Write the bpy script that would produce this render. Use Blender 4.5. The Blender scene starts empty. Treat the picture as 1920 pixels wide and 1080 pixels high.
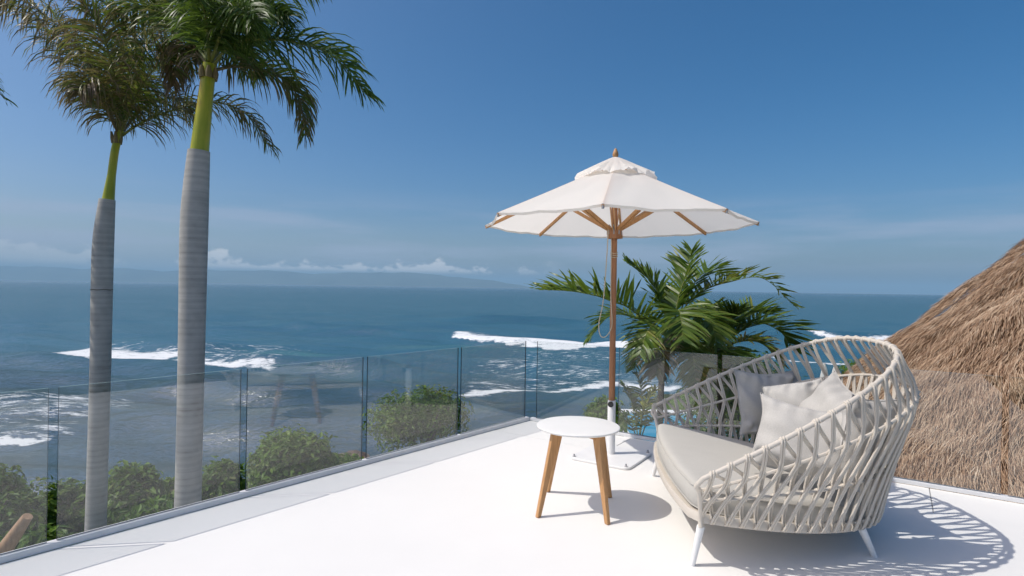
import bpy, bmesh, math, random
import numpy as np
from mathutils import Vector, Matrix, Quaternion
random.seed(7); RNG = np.random.default_rng(7)
scene = bpy.context.scene
COL = scene.collection

# ------------------------------------------------------------------ camera
EYE = 1.5                       # metres above the terrace
FPX = 1066.7                    # 20 mm lens at 1920 px
ROLL = 0.01534
cam_d = bpy.data.cameras.new('camera'); cam = bpy.data.objects.new('camera', cam_d)
COL.objects.link(cam)
cam_d.sensor_width = 36.0; cam_d.lens = 20.0
cam_d.clip_start = 0.05; cam_d.clip_end = 90000
cam.matrix_world = Matrix.Translation((0, 0, EYE)) @ Matrix.Rotation(math.radians(90), 4, 'X') @ Matrix.Rotation(ROLL, 4, 'Z')
scene.camera = cam

# ------------------------------------------------------------------ sky
SUN_TO = Vector((-0.377, -0.060, 0.564)).normalized()      # towards the sun
SUN_EL = math.asin(SUN_TO.z); SUN_AZ = math.atan2(SUN_TO.x, SUN_TO.y)
world = bpy.data.worlds.new('World'); scene.world = world; world.use_nodes = True
wn, wl = world.node_tree.nodes, world.node_tree.links
wn.clear()
def W(t, **k):
    n = wn.new(t)
    for a, b in k.items(): setattr(n, a, b)
    return n
def wmath(op, a, b=None, clamp=False):
    n = W('ShaderNodeMath', operation=op, use_clamp=clamp)
    for i, v in enumerate((a, b)):
        if v is None: continue
        if isinstance(v, (int, float)): n.inputs[i].default_value = v
        else: wl.new(v, n.inputs[i])
    return n.outputs[0]
sky = W('ShaderNodeTexSky', sky_type='NISHITA', sun_disc=False)
sky.sun_elevation = SUN_EL; sky.sun_rotation = SUN_AZ
sky.altitude = 0; sky.air_density = 0.7; sky.dust_density = 3.0; sky.ozone_density = 2.0
hsv = W('ShaderNodeHueSaturation'); hsv.inputs['Saturation'].default_value = 1.44; hsv.inputs['Hue'].default_value = 0.4935; hsv.inputs['Value'].default_value = 1.03
wl.new(sky.outputs[0], hsv.inputs['Color'])
tc = W('ShaderNodeTexCoord'); sep = W('ShaderNodeSeparateXYZ')
wl.new(tc.outputs['Generated'], sep.inputs[0])
def sstep(v, a, b):
    n = W('ShaderNodeMapRange', interpolation_type='SMOOTHSTEP')
    wl.new(v, n.inputs[0]); n.inputs[1].default_value = a; n.inputs[2].default_value = b
    return n.outputs[0]
# azimuth so that the small clouds keep their size round the horizon
az = wmath('ARCTAN2', sep.outputs[0], sep.outputs[1])
def cloud(ax, ez, scale, detail, rough, seed):
    c = W('ShaderNodeCombineXYZ')
    wl.new(wmath('MULTIPLY', az, ax), c.inputs[0]); wl.new(wmath('MULTIPLY', sep.outputs[2], ez), c.inputs[1])
    c.inputs[2].default_value = seed
    n = W('ShaderNodeTexNoise'); n.inputs['Scale'].default_value = scale
    n.inputs['Detail'].default_value = detail; n.inputs['Roughness'].default_value = rough
    wl.new(c.outputs[0], n.inputs['Vector']); return n.outputs['Fac']
z = sep.outputs[2]
# heaped clouds low over the far coast: flat feet, puffy tops
n1 = cloud(1.0, 1.5, 24.0, 8.0, 0.60, 3.7)
n1b = cloud(1.0, 0.2, 7.0, 2.0, 0.5, 9.1)
coast = wmath('SUBTRACT', 1.0, sstep(az, -0.02, 0.10))
foot = sstep(z, 0.020, 0.030)
cv = wmath('SUBTRACT', wmath('ADD', wmath('MULTIPLY', n1, 0.75), wmath('MULTIPLY', n1b, 0.75)), wmath('MULTIPLY', z, 7.0))
cum = wmath('MULTIPLY', wmath('MULTIPLY', sstep(cv, 0.475, 0.555), foot), wmath('MULTIPLY', coast, wmath('ADD', 0.35, wmath('MULTIPLY', sstep(az, -0.75, -0.35), 0.65))))
# pale band of moist air low over the coast, and thin streaks of veil cloud
low = wmath('MULTIPLY', wmath('SUBTRACT', 1.0, sstep(z, 0.0, 0.13)), wmath('ADD', 0.22, wmath('MULTIPLY', wmath('SUBTRACT', 1.0, sstep(az, -0.5, 0.5)), 0.35)))
n2 = cloud(1.0, 9.0, 3.0, 7.0, 0.55, 1.3)
vband = wmath('MULTIPLY', sstep(z, 0.02, 0.06), wmath('SUBTRACT', 1.0, sstep(z, 0.09, 0.17)))
veil = wmath('MULTIPLY', wmath('MULTIPLY', sstep(n2, 0.40, 0.66), vband), 0.55)
n3 = cloud(1.0, 5.0, 8.0, 6.0, 0.6, 5.9)
wisp = wmath('MULTIPLY', wmath('MULTIPLY', sstep(n3, 0.66, 0.80), wmath('MULTIPLY', sstep(z, 0.05, 0.09), wmath('SUBTRACT', 1.0, sstep(z, 0.12, 0.20)))), 0.30)
def wmix(fac, a, col):
    m = W('ShaderNodeMix', data_type='RGBA')
    wl.new(fac, m.inputs['Factor']); wl.new(a, m.inputs['A'])
    if isinstance(col, tuple): m.inputs['B'].default_value = col
    else: wl.new(col, m.inputs['B'])
    return m.outputs['Result']
c = wmix(low, hsv.outputs[0], (2.85, 4.05, 5.4, 1))
c = wmix(veil, c, (3.1, 3.65, 4.9, 1))
c = wmix(wisp, c, (3.6, 4.1, 5.0, 1))
c = wmix(wmath('MULTIPLY', cum, 0.85), c, (6.2, 6.3, 6.6, 1))
bg = W('ShaderNodeBackground'); bg.inputs['Strength'].default_value = 0.12
wl.new(c, bg.inputs['Color'])
wo = W('ShaderNodeOutputWorld'); wl.new(bg.outputs[0], wo.inputs['Surface'])

# ------------------------------------------------------------------ sun, exposure
sd = bpy.data.lights.new('sun', 'SUN'); sun = bpy.data.objects.new('sun', sd); COL.objects.link(sun)
sd.energy = 2.95; sd.angle = math.radians(0.53); sd.color = (1.0, 0.955, 0.89)
sun.rotation_mode = 'QUATERNION'; sun.rotation_quaternion = SUN_TO.to_track_quat('Z', 'Y')
sun.location = (-20, -5, 40)
scene.view_settings.view_transform = 'Standard'; scene.view_settings.look = 'None'
scene.view_settings.exposure = 0.12; scene.view_settings.gamma = 1.0
scene.view_settings.use_curve_mapping = False
scene.cycles.max_bounces = 14; scene.cycles.transparent_max_bounces = 48
scene.cycles.volume_bounces = 0

# ================================================================== helpers
CR, SR = math.cos(ROLL), math.sin(ROLL)
def at(x, y, Y):
    """point at distance Y seen at photo pixel (x, y)"""
    a, b = x - 960, y - 540
    return Vector(((a*CR + b*SR)/FPX*Y, Y, EYE - (-a*SR + b*CR)/FPX*Y))

def tag(o, label=None, cat=None, group=None, kind=None):
    if label: o['label'] = label
    if cat: o['category'] = cat
    if group: o['group'] = group
    if kind: o['kind'] = kind
    return o
def empty(name, loc, label, cat, group=None):
    o = bpy.data.objects.new(name, None); COL.objects.link(o); o.location = loc
    o.empty_display_size = 0.2
    return tag(o, label, cat, group)

class MB:
    def __init__(s): s.v = []; s.f = []; s.m = []; s.t = []
    def add(s, vs, fs, mat=0, tint=0.0):
        b = len(s.v)
        s.v.extend([tuple(p) for p in vs]); s.f.extend([tuple(i + b for i in q) for q in fs])
        s.m.extend([mat]*len(fs)); s.t.extend([tint]*len(vs) if not hasattr(tint, '__len__') else list(tint))
    def box(s, c, d, rot=None, mat=0):
        hx, hy, hz = d[0]/2, d[1]/2, d[2]/2
        vs = [Vector((x, y, zz)) for zz in (-hz, hz) for y in (-hy, hy) for x in (-hx, hx)]
        if rot is not None: vs = [rot @ p for p in vs]
        s.add([p + Vector(c) for p in vs], [(0,2,3,1),(4,5,7,6),(0,1,5,4),(2,6,7,3),(0,4,6,2),(1,3,7,5)], mat)
    def prism(s, pts, z0, z1, mat=0):
        n = len(pts)
        s.add([(p[0], p[1], z0) for p in pts] + [(p[0], p[1], z1) for p in pts],
              [tuple(range(n-1, -1, -1)), tuple(range(n, 2*n))] + [(i, (i+1) % n, n+(i+1) % n, n+i) for i in range(n)], mat)
    def tube(s, pts, rad, n=8, mat=0, cap=True, tint=0.0):
        pts = [Vector(p) for p in pts]; m = len(pts)
        if not hasattr(rad, '__len__'): rad = [rad]*m
        vs = []; up = None
        for i, p in enumerate(pts):
            d = (pts[min(i+1, m-1)] - pts[max(i-1, 0)]).normalized()
            if up is None:
                up = d.orthogonal().normalized()
            up = (up - d*up.dot(d))
            up = up.normalized() if up.length > 1e-6 else d.orthogonal().normalized()
            w = d.cross(up)
            for k in range(n):
                a = 2*math.pi*k/n
                vs.append(p + (up*math.cos(a) + w*math.sin(a))*rad[i])
        fs = [(i*n+k, i*n+(k+1) % n, (i+1)*n+(k+1) % n, (i+1)*n+k) for i in range(m-1) for k in range(n)]
        if cap: fs += [tuple(range(n-1, -1, -1)), tuple(range((m-1)*n, m*n))]
        s.add(vs, fs, mat, tint)
    def lathe(s, prof, c=(0, 0), n=24, mat=0):
        vs = [(c[0]+r*math.cos(2*math.pi*k/n), c[1]+r*math.sin(2*math.pi*k/n), zz) for r, zz in prof for k in range(n)]
        m = len(prof)
        fs = [(i*n+k, i*n+(k+1) % n, (i+1)*n+(k+1) % n, (i+1)*n+k) for i in range(m-1) for k in range(n)]
        fs += [tuple(range(n-1, -1, -1)), tuple(range((m-1)*n, m*n))]
        s.add(vs, fs, mat)
    def build(s, name, mats, parent=None, smooth=True, angle=40, bevel=0.0):
        if not isinstance(mats, (list, tuple)): mats = [mats]
        me = bpy.data.meshes.new(name)
        off = Vector((0, 0, 0))
        if parent is not None: off = Vector(WORLD_LOC(parent))
        elif len(s.v):
            a = np.array(s.v); off = Vector(((a[:,0].min()+a[:,0].max())/2, (a[:,1].min()+a[:,1].max())/2, a[:,2].min()))
        me.from_pydata([(p[0]-off.x, p[1]-off.y, p[2]-off.z) for p in s.v], [], s.f)
        for m in mats: me.materials.append(m)
        if any(s.m): me.polygons.foreach_set('material_index', s.m)
        if any(s.t):
            a = me.attributes.new('tint', 'FLOAT', 'POINT'); a.data.foreach_set('value', np.array(s.t, dtype=np.float32))
        if smooth: me.shade_smooth() if angle is None else (me.polygons.foreach_set('use_smooth', [True]*len(me.polygons)), me.set_sharp_from_angle(angle=math.radians(angle)))
        me.update()
        o = bpy.data.objects.new(name, me); COL.objects.link(o)
        if parent is not None: o.parent = parent
        else: o.location = off
        if bevel:
            b = o.modifiers.new('bevel', 'BEVEL'); b.width = bevel; b.segments = 2; b.limit_method = 'ANGLE'
        return o
def WORLD_LOC(o):
    l = Vector(o.location)
    while o.parent is not None:
        o = o.parent; l += Vector(o.location)
    return l

def bez(pts, n):
    """smooth curve through control points"""
    P = [Vector(p) for p in pts]
    P = [P[0]*2 - P[1]] + P + [P[-1]*2 - P[-2]]
    out = []; segs = len(P) - 3
    for i in range(n):
        t = i/(n-1)*segs; k = min(int(t), segs-1); u = t - k
        a, b, c_, d = P[k:k+4]
        out.append(0.5*((2*b) + (c_-a)*u + (2*a-5*b+4*c_-d)*u*u + (3*b-a-3*c_+d)*u**3))
    return out

# ------------------------------------------------------------------ materials
class NT:
    def __init__(s, name):
        s.mat = bpy.data.materials.new(name); s.mat.use_nodes = True
        s.n = s.mat.node_tree.nodes; s.l = s.mat.node_tree.links
        s.p = s.n['Principled BSDF']; s.out = s.n['Material Output']
    def node(s, t, **k):
        n = s.n.new(t)
        for a, b in k.items():
            if a in n.inputs.keys(): s.put(n.inputs[a], b)
            else: setattr(n, a, b)
        return n
    def put(s, inp, v):
        if hasattr(v, 'is_output') or hasattr(v, 'links'): s.l.new(v, inp)
        else: inp.default_value = v
    def math(s, op, a, b=None, clamp=False):
        n = s.n.new('ShaderNodeMath'); n.operation = op; n.use_clamp = clamp
        s.put(n.inputs[0], a)
        if b is not None: s.put(n.inputs[1], b)
        return n.outputs[0]
    def coord(s, which='Object', scale=(1, 1, 1)):
        t = s.n.new('ShaderNodeTexCoord'); m = s.n.new('ShaderNodeMapping'); m.inputs['Scale'].default_value = scale
        s.l.new(t.outputs[which], m.inputs[0]); return m.outputs[0]
    def pos(s, scale=(1, 1, 1)):
        t = s.n.new('ShaderNodeNewGeometry'); m = s.n.new('ShaderNodeMapping'); m.inputs['Scale'].default_value = scale
        s.l.new(t.outputs['Position'], m.inputs[0]); return m.outputs[0]
    def noise(s, vec, scale, detail=4, rough=0.55):
        n = s.n.new('ShaderNodeTexNoise'); s.l.new(vec, n.inputs['Vector'])
        n.inputs['Scale'].default_value = scale; n.inputs['Detail'].default_value = detail; n.inputs['Roughness'].default_value = rough
        return n.outputs['Fac']
    def attr(s, name):
        n = s.n.new('ShaderNodeAttribute'); n.attribute_name = name; return n.outputs['Fac']
    def step(s, v, a, b):
        n = s.n.new('ShaderNodeMapRange'); n.interpolation_type = 'SMOOTHSTEP'
        s.l.new(v, n.inputs[0]); n.inputs[1].default_value = a; n.inputs[2].default_value = b; return n.outputs[0]
    def ramp(s, v, stops):
        n = s.n.new('ShaderNodeValToRGB'); s.put(n.inputs[0], v); e = n.color_ramp.elements
        while len(e) < len(stops): e.new(0.5)
        for i, (p, c) in enumerate(stops): e[i].position = p; e[i].color = (*c, 1)
        return n.outputs['Color']
    def mix(s, f, a, b):
        n = s.n.new('ShaderNodeMix'); n.data_type = 'RGBA'
        for i, v in (('Factor', f), ('A', a), ('B', b)):
            s.put(n.inputs[i] if i == 'Factor' else n.inputs[i], (*v, 1) if isinstance(v, tuple) and len(v) == 3 else v)
        return n.outputs['Result']
    def bump(s, h, strength, dist):
        n = s.n.new('ShaderNodeBump'); s.l.new(h, n.inputs['Height']); n.inputs['Strength'].default_value = strength
        n.inputs['Distance'].default_value = dist; s.l.new(n.outputs[0], s.p.inputs['Normal']); return n
    def base(s, col, rough=0.6, spec=0.5):
        s.put(s.p.inputs['Base Color'], (*col, 1) if isinstance(col, tuple) and len(col) == 3 else col)
        s.put(s.p.inputs['Roughness'], rough); s.p.inputs['Specular IOR Level'].default_value = spec
        return s
M = {}
def mk(name, col, rough=0.6, spec=0.5, var=0.06, scale=6.0, bump=0.0, bscale=60.0):
    t = NT(name); n = t.noise(t.pos(), scale, 5)
    lo = tuple(c*(1-var) for c in col); hi = tuple(min(1, c*(1+var)) for c in col)
    t.base(t.ramp(n, [(0.3, lo), (0.7, hi)]), rough, spec)
    if bump: t.bump(t.noise(t.pos(), bscale, 3), bump, 0.01)
    M[name] = t.mat; return t
# painted terrace floor
t = NT('white_floor'); n = t.noise(t.pos(), 0.7, 6, 0.6); n2_ = t.noise(t.pos(), 30, 4)
t.base(t.ramp(n, [(0.3, (0.785, 0.77, 0.735)), (0.7, (0.82, 0.805, 0.77))]), t.ramp(n, [(0.2, (0.55,)*3), (0.8, (0.68,)*3)]), 0.3)
t.bump(n2_, 0.08, 0.004); M['floor'] = t.mat
t = NT('white_border'); n = t.noise(t.pos(), 1.1, 6, 0.6)
t.base(t.ramp(n, [(0.3, (0.82, 0.805, 0.775)), (0.7, (0.85, 0.835, 0.80))]), 0.6, 0.3); M['border'] = t.mat
mk('joint', (0.30, 0.30, 0.30), 0.9)
mk('white_paint', (0.78, 0.77, 0.75), 0.45, 0.5, 0.03, 8)
mk('white_top', (0.80, 0.785, 0.745), 0.4, 0.4, 0.015, 8)
mk('aluminium', (0.68, 0.68, 0.68), 0.45, 0.5, 0.05, 12)
mk('black_plastic', (0.02, 0.02, 0.022), 0.4)
mk('steel', (0.35, 0.35, 0.36), 0.35)
mk('rock', (0.16, 0.12, 0.10), 0.9, 0.3, 0.45, 2.0, 0.6, 3.0)
mk('soil', (0.045, 0.055, 0.025), 0.95, 0.2, 0.4, 0.8, 0.5, 3.0)
mk('lawn', (0.075, 0.12, 0.025), 0.9, 0.2, 0.3, 1.2, 0.6, 20)
mk('land', (0.03, 0.045, 0.02), 0.95, 0.1, 0.5, 0.05)
# wood with grain
def wood(name, a, b, rough=0.5, sc=(60, 60, 3)):
    t = NT(name); g = t.noise(t.coord('Object', sc), 1.0, 6, 0.65); g2 = t.noise(t.pos(), 3.0, 3)
    t.base(t.ramp(t.math('ADD', t.math('MULTIPLY', g, 0.8), t.math('MULTIPLY', g2, 0.2)), [(0.32, a), (0.66, b)]), rough, 0.4)
    t.bump(g, 0.12, 0.003); M[name] = t.mat
wood('teak', (0.41, 0.205, 0.08), (0.61, 0.345, 0.155))
wood('teak_dark', (0.30, 0.13, 0.06), (0.45, 0.215, 0.10))
wood('weathered', (0.33, 0.19, 0.10), (0.5, 0.32, 0.19))
# cloth
def cloth(name, col, weave=0.25, trans=0.0, ws=700, var=0.05, rough=0.95):
    t = NT(name); w1 = t.noise(t.coord('Object', (1, 1, 6)), ws/6, 2, 0.7); w2 = t.noise(t.coord('Object', (6, 1, 1)), ws/6, 2, 0.7)
    w = t.math('ADD', t.math('MULTIPLY', w1, 0.5), t.math('MULTIPLY', w2, 0.5)); b_ = t.noise(t.pos(), 3.5, 4)
    k = t.math('ADD', t.math('MULTIPLY', w, 0.7), t.math('MULTIPLY', b_, 0.3))
    c_ = t.ramp(k, [(0.32, tuple(x*(1-var*2.2) for x in col)), (0.68, tuple(min(1, x*(1+var)) for x in col))])
    t.base(c_, rough, 0.15); t.p.inputs['Sheen Weight'].default_value = 0.05
    bp = t.bump(w, weave, 0.002)
    if trans:
        tr = t.n.new('ShaderNodeBsdfTranslucent'); t.l.new(c_, tr.inputs[0])
        mx = t.n.new('ShaderNodeMixShader'); mx.inputs[0].default_value = trans
        t.l.new(t.p.outputs[0], mx.inputs[1]); t.l.new(tr.outputs[0], mx.inputs[2]); t.l.new(mx.outputs[0], t.out.inputs[0])
    M[name] = t.mat
cloth('canvas', (0.96, 0.93, 0.875), 0.12, 0.47, var=.012)
cloth('linen', (0.52, 0.50, 0.465), 0.5, var=0.15, ws=900)
cloth('seat_cloth', (0.50, 0.48, 0.435), 0.12, var=0.05)
cloth('rope_cloth', (0.66, 0.60, 0.515), 0.35, var=0.10, ws=900)
cloth('cord', (0.62, 0.52, 0.38), 0.3)
mk('rail_metal', (0.60, 0.545, 0.47), 0.55, 0.35, 0.05, 9)
# glass: clear pane with mirror reflection by fresnel
t = NT('glass'); tr = t.n.new('ShaderNodeBsdfTransparent'); tr.inputs[0].default_value = (0.975, 0.987, 0.985, 1)
gl = t.n.new('ShaderNodeBsdfGlossy'); gl.inputs['Roughness'].default_value = 0.0
fr = t.n.new('ShaderNodeFresnel'); bk = t.n.new('ShaderNodeNewGeometry')
t.l.new(t.math('SUBTRACT', 1.64, t.math('MULTIPLY', bk.outputs['Backfacing'], 1.64-1/1.64)), fr.inputs[0])
mx = t.n.new('ShaderNodeMixShader'); t.l.new(t.math('MULTIPLY', fr.outputs[0], 1.0), mx.inputs[0])
t.l.new(tr.outputs[0], mx.inputs[1]); t.l.new(gl.outputs[0], mx.inputs[2]); t.l.new(mx.outputs[0], t.out.inputs[0]); M['glass'] = t.mat
t = NT('glass_edge'); t.base((0.008, 0.018, 0.028), 0.35, 0.25); M['glass_edge'] = t.mat
t = NT('glass_top_edge'); t.base((0.25, 0.36, 0.34), 0.2, 0.6); M['glass_top'] = t.mat
# leaves: colour by the 'tint' attribute, part of the light passes through
def leaf(name, stops, rough=0.45, trans=0.35, spec=0.4):
    t = NT(name); n = t.noise(t.pos(), 9, 3); v = t.math('ADD', t.attr('tint'), t.math('MULTIPLY', t.math('SUBTRACT', n, 0.5), 0.18))
    c_ = t.ramp(v, stops); t.base(c_, rough, spec)
    tr = t.n.new('ShaderNodeBsdfTranslucent'); t.l.new(t.mix(0.35, c_, (0.16, 0.22, 0.02)), tr.inputs[0])
    mx = t.n.new('ShaderNodeMixShader'); mx.inputs[0].default_value = trans
    t.l.new(t.p.outputs[0], mx.inputs[1]); t.l.new(tr.outputs[0], mx.inputs[2]); t.l.new(mx.outputs[0], t.out.inputs[0]); M[name] = t.mat
leaf('palm_leaf', [(0.0, (0.04, 0.09, 0.016)), (0.32, (0.115, 0.20, 0.03)), (0.55, (0.175, 0.185, 0.05)), (0.75, (0.23, 0.165, 0.085)), (1.0, (0.30, 0.215, 0.155))], 0.42, 0.42, 0.4)
leaf('fan_leaf', [(0.0, (0.05, 0.105, 0.014)), (0.3, (0.15, 0.235, 0.03)), (0.55, (0.24, 0.26, 0.05)), (0.75, (0.36, 0.26, 0.12)), (1.0, (0.42, 0.32, 0.22))], 0.38, 0.42, 0.45)
leaf('bush_leaf', [(0.0, (0.03, 0.07, 0.008)), (0.4, (0.10, 0.20, 0.02)), (0.75, (0.20, 0.31, 0.04)), (1.0, (0.24, 0.18, 0.08))], 0.5, 0.36, 0.3)
leaf('yellow_leaf', [(0.0, (0.08, 0.13, 0.02)), (0.5, (0.30, 0.32, 0.04)), (1.0, (0.42, 0.38, 0.08))], 0.45, 0.35, 0.4)
# royal palm bark: grey with ring scars
t = NT('palm_bark'); zz = t.coord('Object', (0.35, 0.35, 1)); w = t.noise(t.coord('Object', (0.5, 0.5, 26)), 1.0, 5, 0.7); pat = t.noise(t.coord('Object', (3, 3, 3.5)), 1.0, 6, 0.6)
wv = t.n.new('ShaderNodeTexWave'); wv.wave_type = 'BANDS'; wv.bands_direction = 'Z'; wv.inputs['Scale'].default_value = 3.4; wv.inputs['Distortion'].default_value = 1.2; wv.inputs['Detail'].default_value = 3
wv.inputs['Detail Scale'].default_value = 1.5; t.l.new(t.coord('Object', (0.4, 0.4, 1)), wv.inputs['Vector'])
k = t.math('ADD', t.math('MULTIPLY', w, 0.40), t.math('ADD', t.math('MULTIPLY', pat, 0.52), t.math('MULTIPLY', wv.outputs['Fac'], 0.07)))
t.base(t.ramp(k, [(0.27, (0.20, 0.188, 0.17)), (0.42, (0.39, 0.375, 0.35)), (0.60, (0.53, 0.51, 0.475))]), 0.85, 0.2); t.bump(w, 0.30, 0.010); M['bark'] = t.mat
t = NT('crown_shaft'); w = t.noise(t.coord('Object', (9, 9, 0.7)), 1.0, 4); p_ = t.noise(t.coord('Object', (2, 2, 1.5)), 1.0, 5)
t.base(t.ramp(t.math('ADD', t.math('MULTIPLY', w, 0.6), t.math('MULTIPLY', p_, 0.4)), [(0.32, (0.16, 0.21, 0.014)), (0.47, (0.33, 0.37, 0.02)), (0.58, (0.50, 0.46, 0.035)), (0.70, (0.30, 0.15, 0.04))]), 0.35, 0.45); M['shaft'] = t.mat
mk('rachis', (0.17, 0.19, 0.045), 0.5, 0.4, 0.25, 4)
mk('rachis_old', (0.20, 0.16, 0.08), 0.6, 0.3, 0.25, 4)
mk('stem', (0.13, 0.11, 0.08), 0.9, 0.2, 0.4, 5, 0.4, 30)
# thatch
t = NT('thatch'); n = t.noise(t.pos(), 1.1, 5); v = t.math('ADD', t.attr('tint'), t.math('MULTIPLY', t.math('SUBTRACT', n, 0.5), 0.5))
t.base(t.ramp(v, [(0.05, (0.17, 0.095, 0.055)), (0.4, (0.37, 0.235, 0.145)), (0.7, (0.50, 0.36, 0.24)), (1.0, (0.66, 0.53, 0.39))]), 0.8, 0.25); M['thatch'] = t.mat
mk('thatch_core', (0.14, 0.08, 0.045), 0.95, 0.1, 0.3, 3)
# pool
t = NT('pool_water'); t.base((0.045, 0.28, 0.42), 0.06, 0.5); t.p.inputs['IOR'].default_value = 1.33; t.bump(t.noise(t.pos(), 2.2, 3), 0.12, 0.05); M['pool'] = t.mat
# far coast
mk('coast', (0.10, 0.115, 0.09), 0.95, 0.1, 0.3, 0.0006)
# sea
t = NT('sea_water')
ripA = t.noise(t.pos((1, 1.9, 1)), 0.9, 6, 0.60); ripB = t.noise(t.pos((1, 2.6, 1)), 0.16, 5, 0.6); ripC = t.noise(t.pos((1, 2.2, 1)), 3.2, 4, 0.6)
h = t.math('ADD', t.math('ADD', t.math('MULTIPLY', ripA, 0.45), t.math('MULTIPLY', ripB, 2.6)), t.math('MULTIPLY', ripC, 0.10))
fo = t.attr('foam'); te = t.attr('teal')
fn = t.noise(t.pos((0.65, 2.2, 1)), 1.0, 9, 0.76); fn2 = t.noise(t.pos((1, 1.8, 1)), 0.16, 4, 0.6)
fs = t.math('ADD', t.math('ADD', fo, t.math('MULTIPLY', t.math('SUBTRACT', fn, 0.5), 3.0)), t.math('MULTIPLY', t.math('SUBTRACT', fn2, 0.5), 0.6))
foam = t.math('MULTIPLY', t.step(fs, 0.54, 1.02), t.step(fo, 0.02, 0.12))
deep = t.mix(t.noise(t.pos((1, 1.6, 1)), 0.018, 4, 0.55), (0.029, 0.104, 0.150), (0.042, 0.130, 0.182))
shore = t.step(t.attr('depth'), 0.0, 1.0)
wc = t.mix(te, t.mix(shore, (0.040, 0.058, 0.066), deep), (0.06, 0.17, 0.165))
bpw = t.n.new('ShaderNodeBump'); bpw.inputs['Strength'].default_value = 1.0; bpw.inputs['Distance'].default_value = 1.3; t.l.new(h, bpw.inputs['Height'])
wd_ = t.n.new('ShaderNodeBsdfDiffuse'); t.l.new(wc, wd_.inputs[0])
wg = t.n.new('ShaderNodeBsdfGlossy'); wg.inputs['Roughness'].default_value = 0.22
bps = t.n.new('ShaderNodeBump'); bps.inputs['Strength'].default_value = 0.5; bps.inputs['Distance'].default_value = 0.3; t.l.new(h, bps.inputs['Height']); t.l.new(bps.outputs[0], wg.inputs['Normal'])
slick = t.noise(t.pos((0.0010, 0.0042, 1)), 1.0, 5, 0.6); slick2 = t.noise(t.pos((0.012, 0.05, 1)), 1.0, 4, 0.6)
sl = t.math('ADD', t.math('MULTIPLY', slick, 0.9), t.math('MULTIPLY', slick2, 0.5))
wf = t.n.new('ShaderNodeFresnel'); wf.inputs[0].default_value = 1.333; t.l.new(bpw.outputs[0], wf.inputs['Normal'])
water = t.n.new('ShaderNodeMixShader'); t.l.new(t.math('MULTIPLY', wf.outputs[0], t.math('MULTIPLY', t.math('ADD', 0.85, t.math('MULTIPLY', sl, 1.25)), t.math('ADD', 0.30, t.math('MULTIPLY', t.noise(t.pos((0.22, 0.75, 1)), 1.0, 6, 0.68), 1.40))), True), water.inputs[0])
t.l.new(wd_.outputs[0], water.inputs[1]); t.l.new(wg.outputs[0], water.inputs[2])
fb = t.n.new('ShaderNodeBsdfDiffuse'); fb.inputs[0].default_value = (0.80, 0.82, 0.83, 1)
bp = t.n.new('ShaderNodeBump'); bp.inputs['Strength'].default_value = 0.6; bp.inputs['Distance'].default_value = 0.5; t.l.new(fn, bp.inputs['Height']); t.l.new(bp.outputs[0], fb.inputs['Normal'])
mx = t.n.new('ShaderNodeMixShader'); t.l.new(foam, mx.inputs[0]); t.l.new(water.outputs[0], mx.inputs[1]); t.l.new(fb.outputs[0], mx.inputs[2]); t.l.new(mx.outputs[0], t.out.inputs[0])
M['sea'] = t.mat

# ================================================================== setting
SEA_Z = -8.0; GARDEN_Z = -4.0
def mesh_np(name, V, F, mat, attrs=None, smooth=True):
    me = bpy.data.meshes.new(name)
    me.vertices.add(len(V)); me.vertices.foreach_set('co', V.astype(np.float32).ravel())
    k = F.shape[1]; me.loops.add(F.size); me.polygons.add(len(F))
    me.loops.foreach_set('vertex_index', F.astype(np.int32).ravel())
    me.polygons.foreach_set('loop_start', np.arange(0, F.size, k, dtype=np.int32))
    me.update(calc_edges=True); me.polygons.foreach_set('use_smooth', np.full(len(F), smooth))
    for a, v in (attrs or {}).items():
        x = me.attributes.new(a, 'FLOAT', 'POINT'); x.data.foreach_set('value', v.astype(np.float32))
    me.materials.append(mat); me.validate(); me.update()
    o = bpy.data.objects.new(name, me); COL.objects.link(o); return o

# --- sea: one sheet, finer towards the shore, with swell ridges and foam
nr, na = 600, 620
r0 = 14*np.exp(np.linspace(0, math.log(40000/14), nr)); r0[0] = 14
aa = np.radians(np.linspace(-88, 88, na))
R_, A_ = np.meshgrid(r0, aa, indexing='ij'); X = R_*np.sin(A_); Y = R_*np.cos(A_)
def sm(x, a, b):
    t_ = np.clip((x-a)/(b-a), 0, 1); return t_*t_*(3-2*t_)
def along(pts, e=3.0):
    """signed distance behind a wave front, and its end fade"""
    p = np.array(sorted(pts)); xs = p[:, 0]; s = Y - np.interp(X, xs, p[:, 1])
    g = sm(X, xs[0]-e, xs[0]+e)*(1-sm(X, xs[-1]-e, xs[-1]+e)); return s, g
def wob(a, b, k, ph): return a*np.sin(X*b+ph)+k*np.sin(X*b*2.7+Y*.05+ph*2)
foam = np.zeros_like(X); teal = np.zeros_like(X); Z = np.zeros_like(X)
def ridge(pts, amp, wf, wb, e):
    global Z
    s, g = along(pts, e); s = s + wob(.5, .21, .3, amp*9)
    Z = Z + g*amp*np.where(s < 0, np.exp(-(s/wf)**2), np.exp(-(s/wb)**2))
def front(pts, width, e=2.0, lace=0.35, lace_w=6.0, top=1.12):
    """a foam line: sharp in front, ragged and thinning behind"""
    global foam
    s, g = along(pts, e); s = s + wob(.5, .37, .25, width)
    f = sm(s, -.5, .3)*(1-sm(s, width*.55, width))*top
    f2 = sm(s, 0, .5)*(1-sm(s, lace_w*.3, lace_w))*lace
    foam = np.maximum(foam, g*np.maximum(f, f2))
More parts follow.
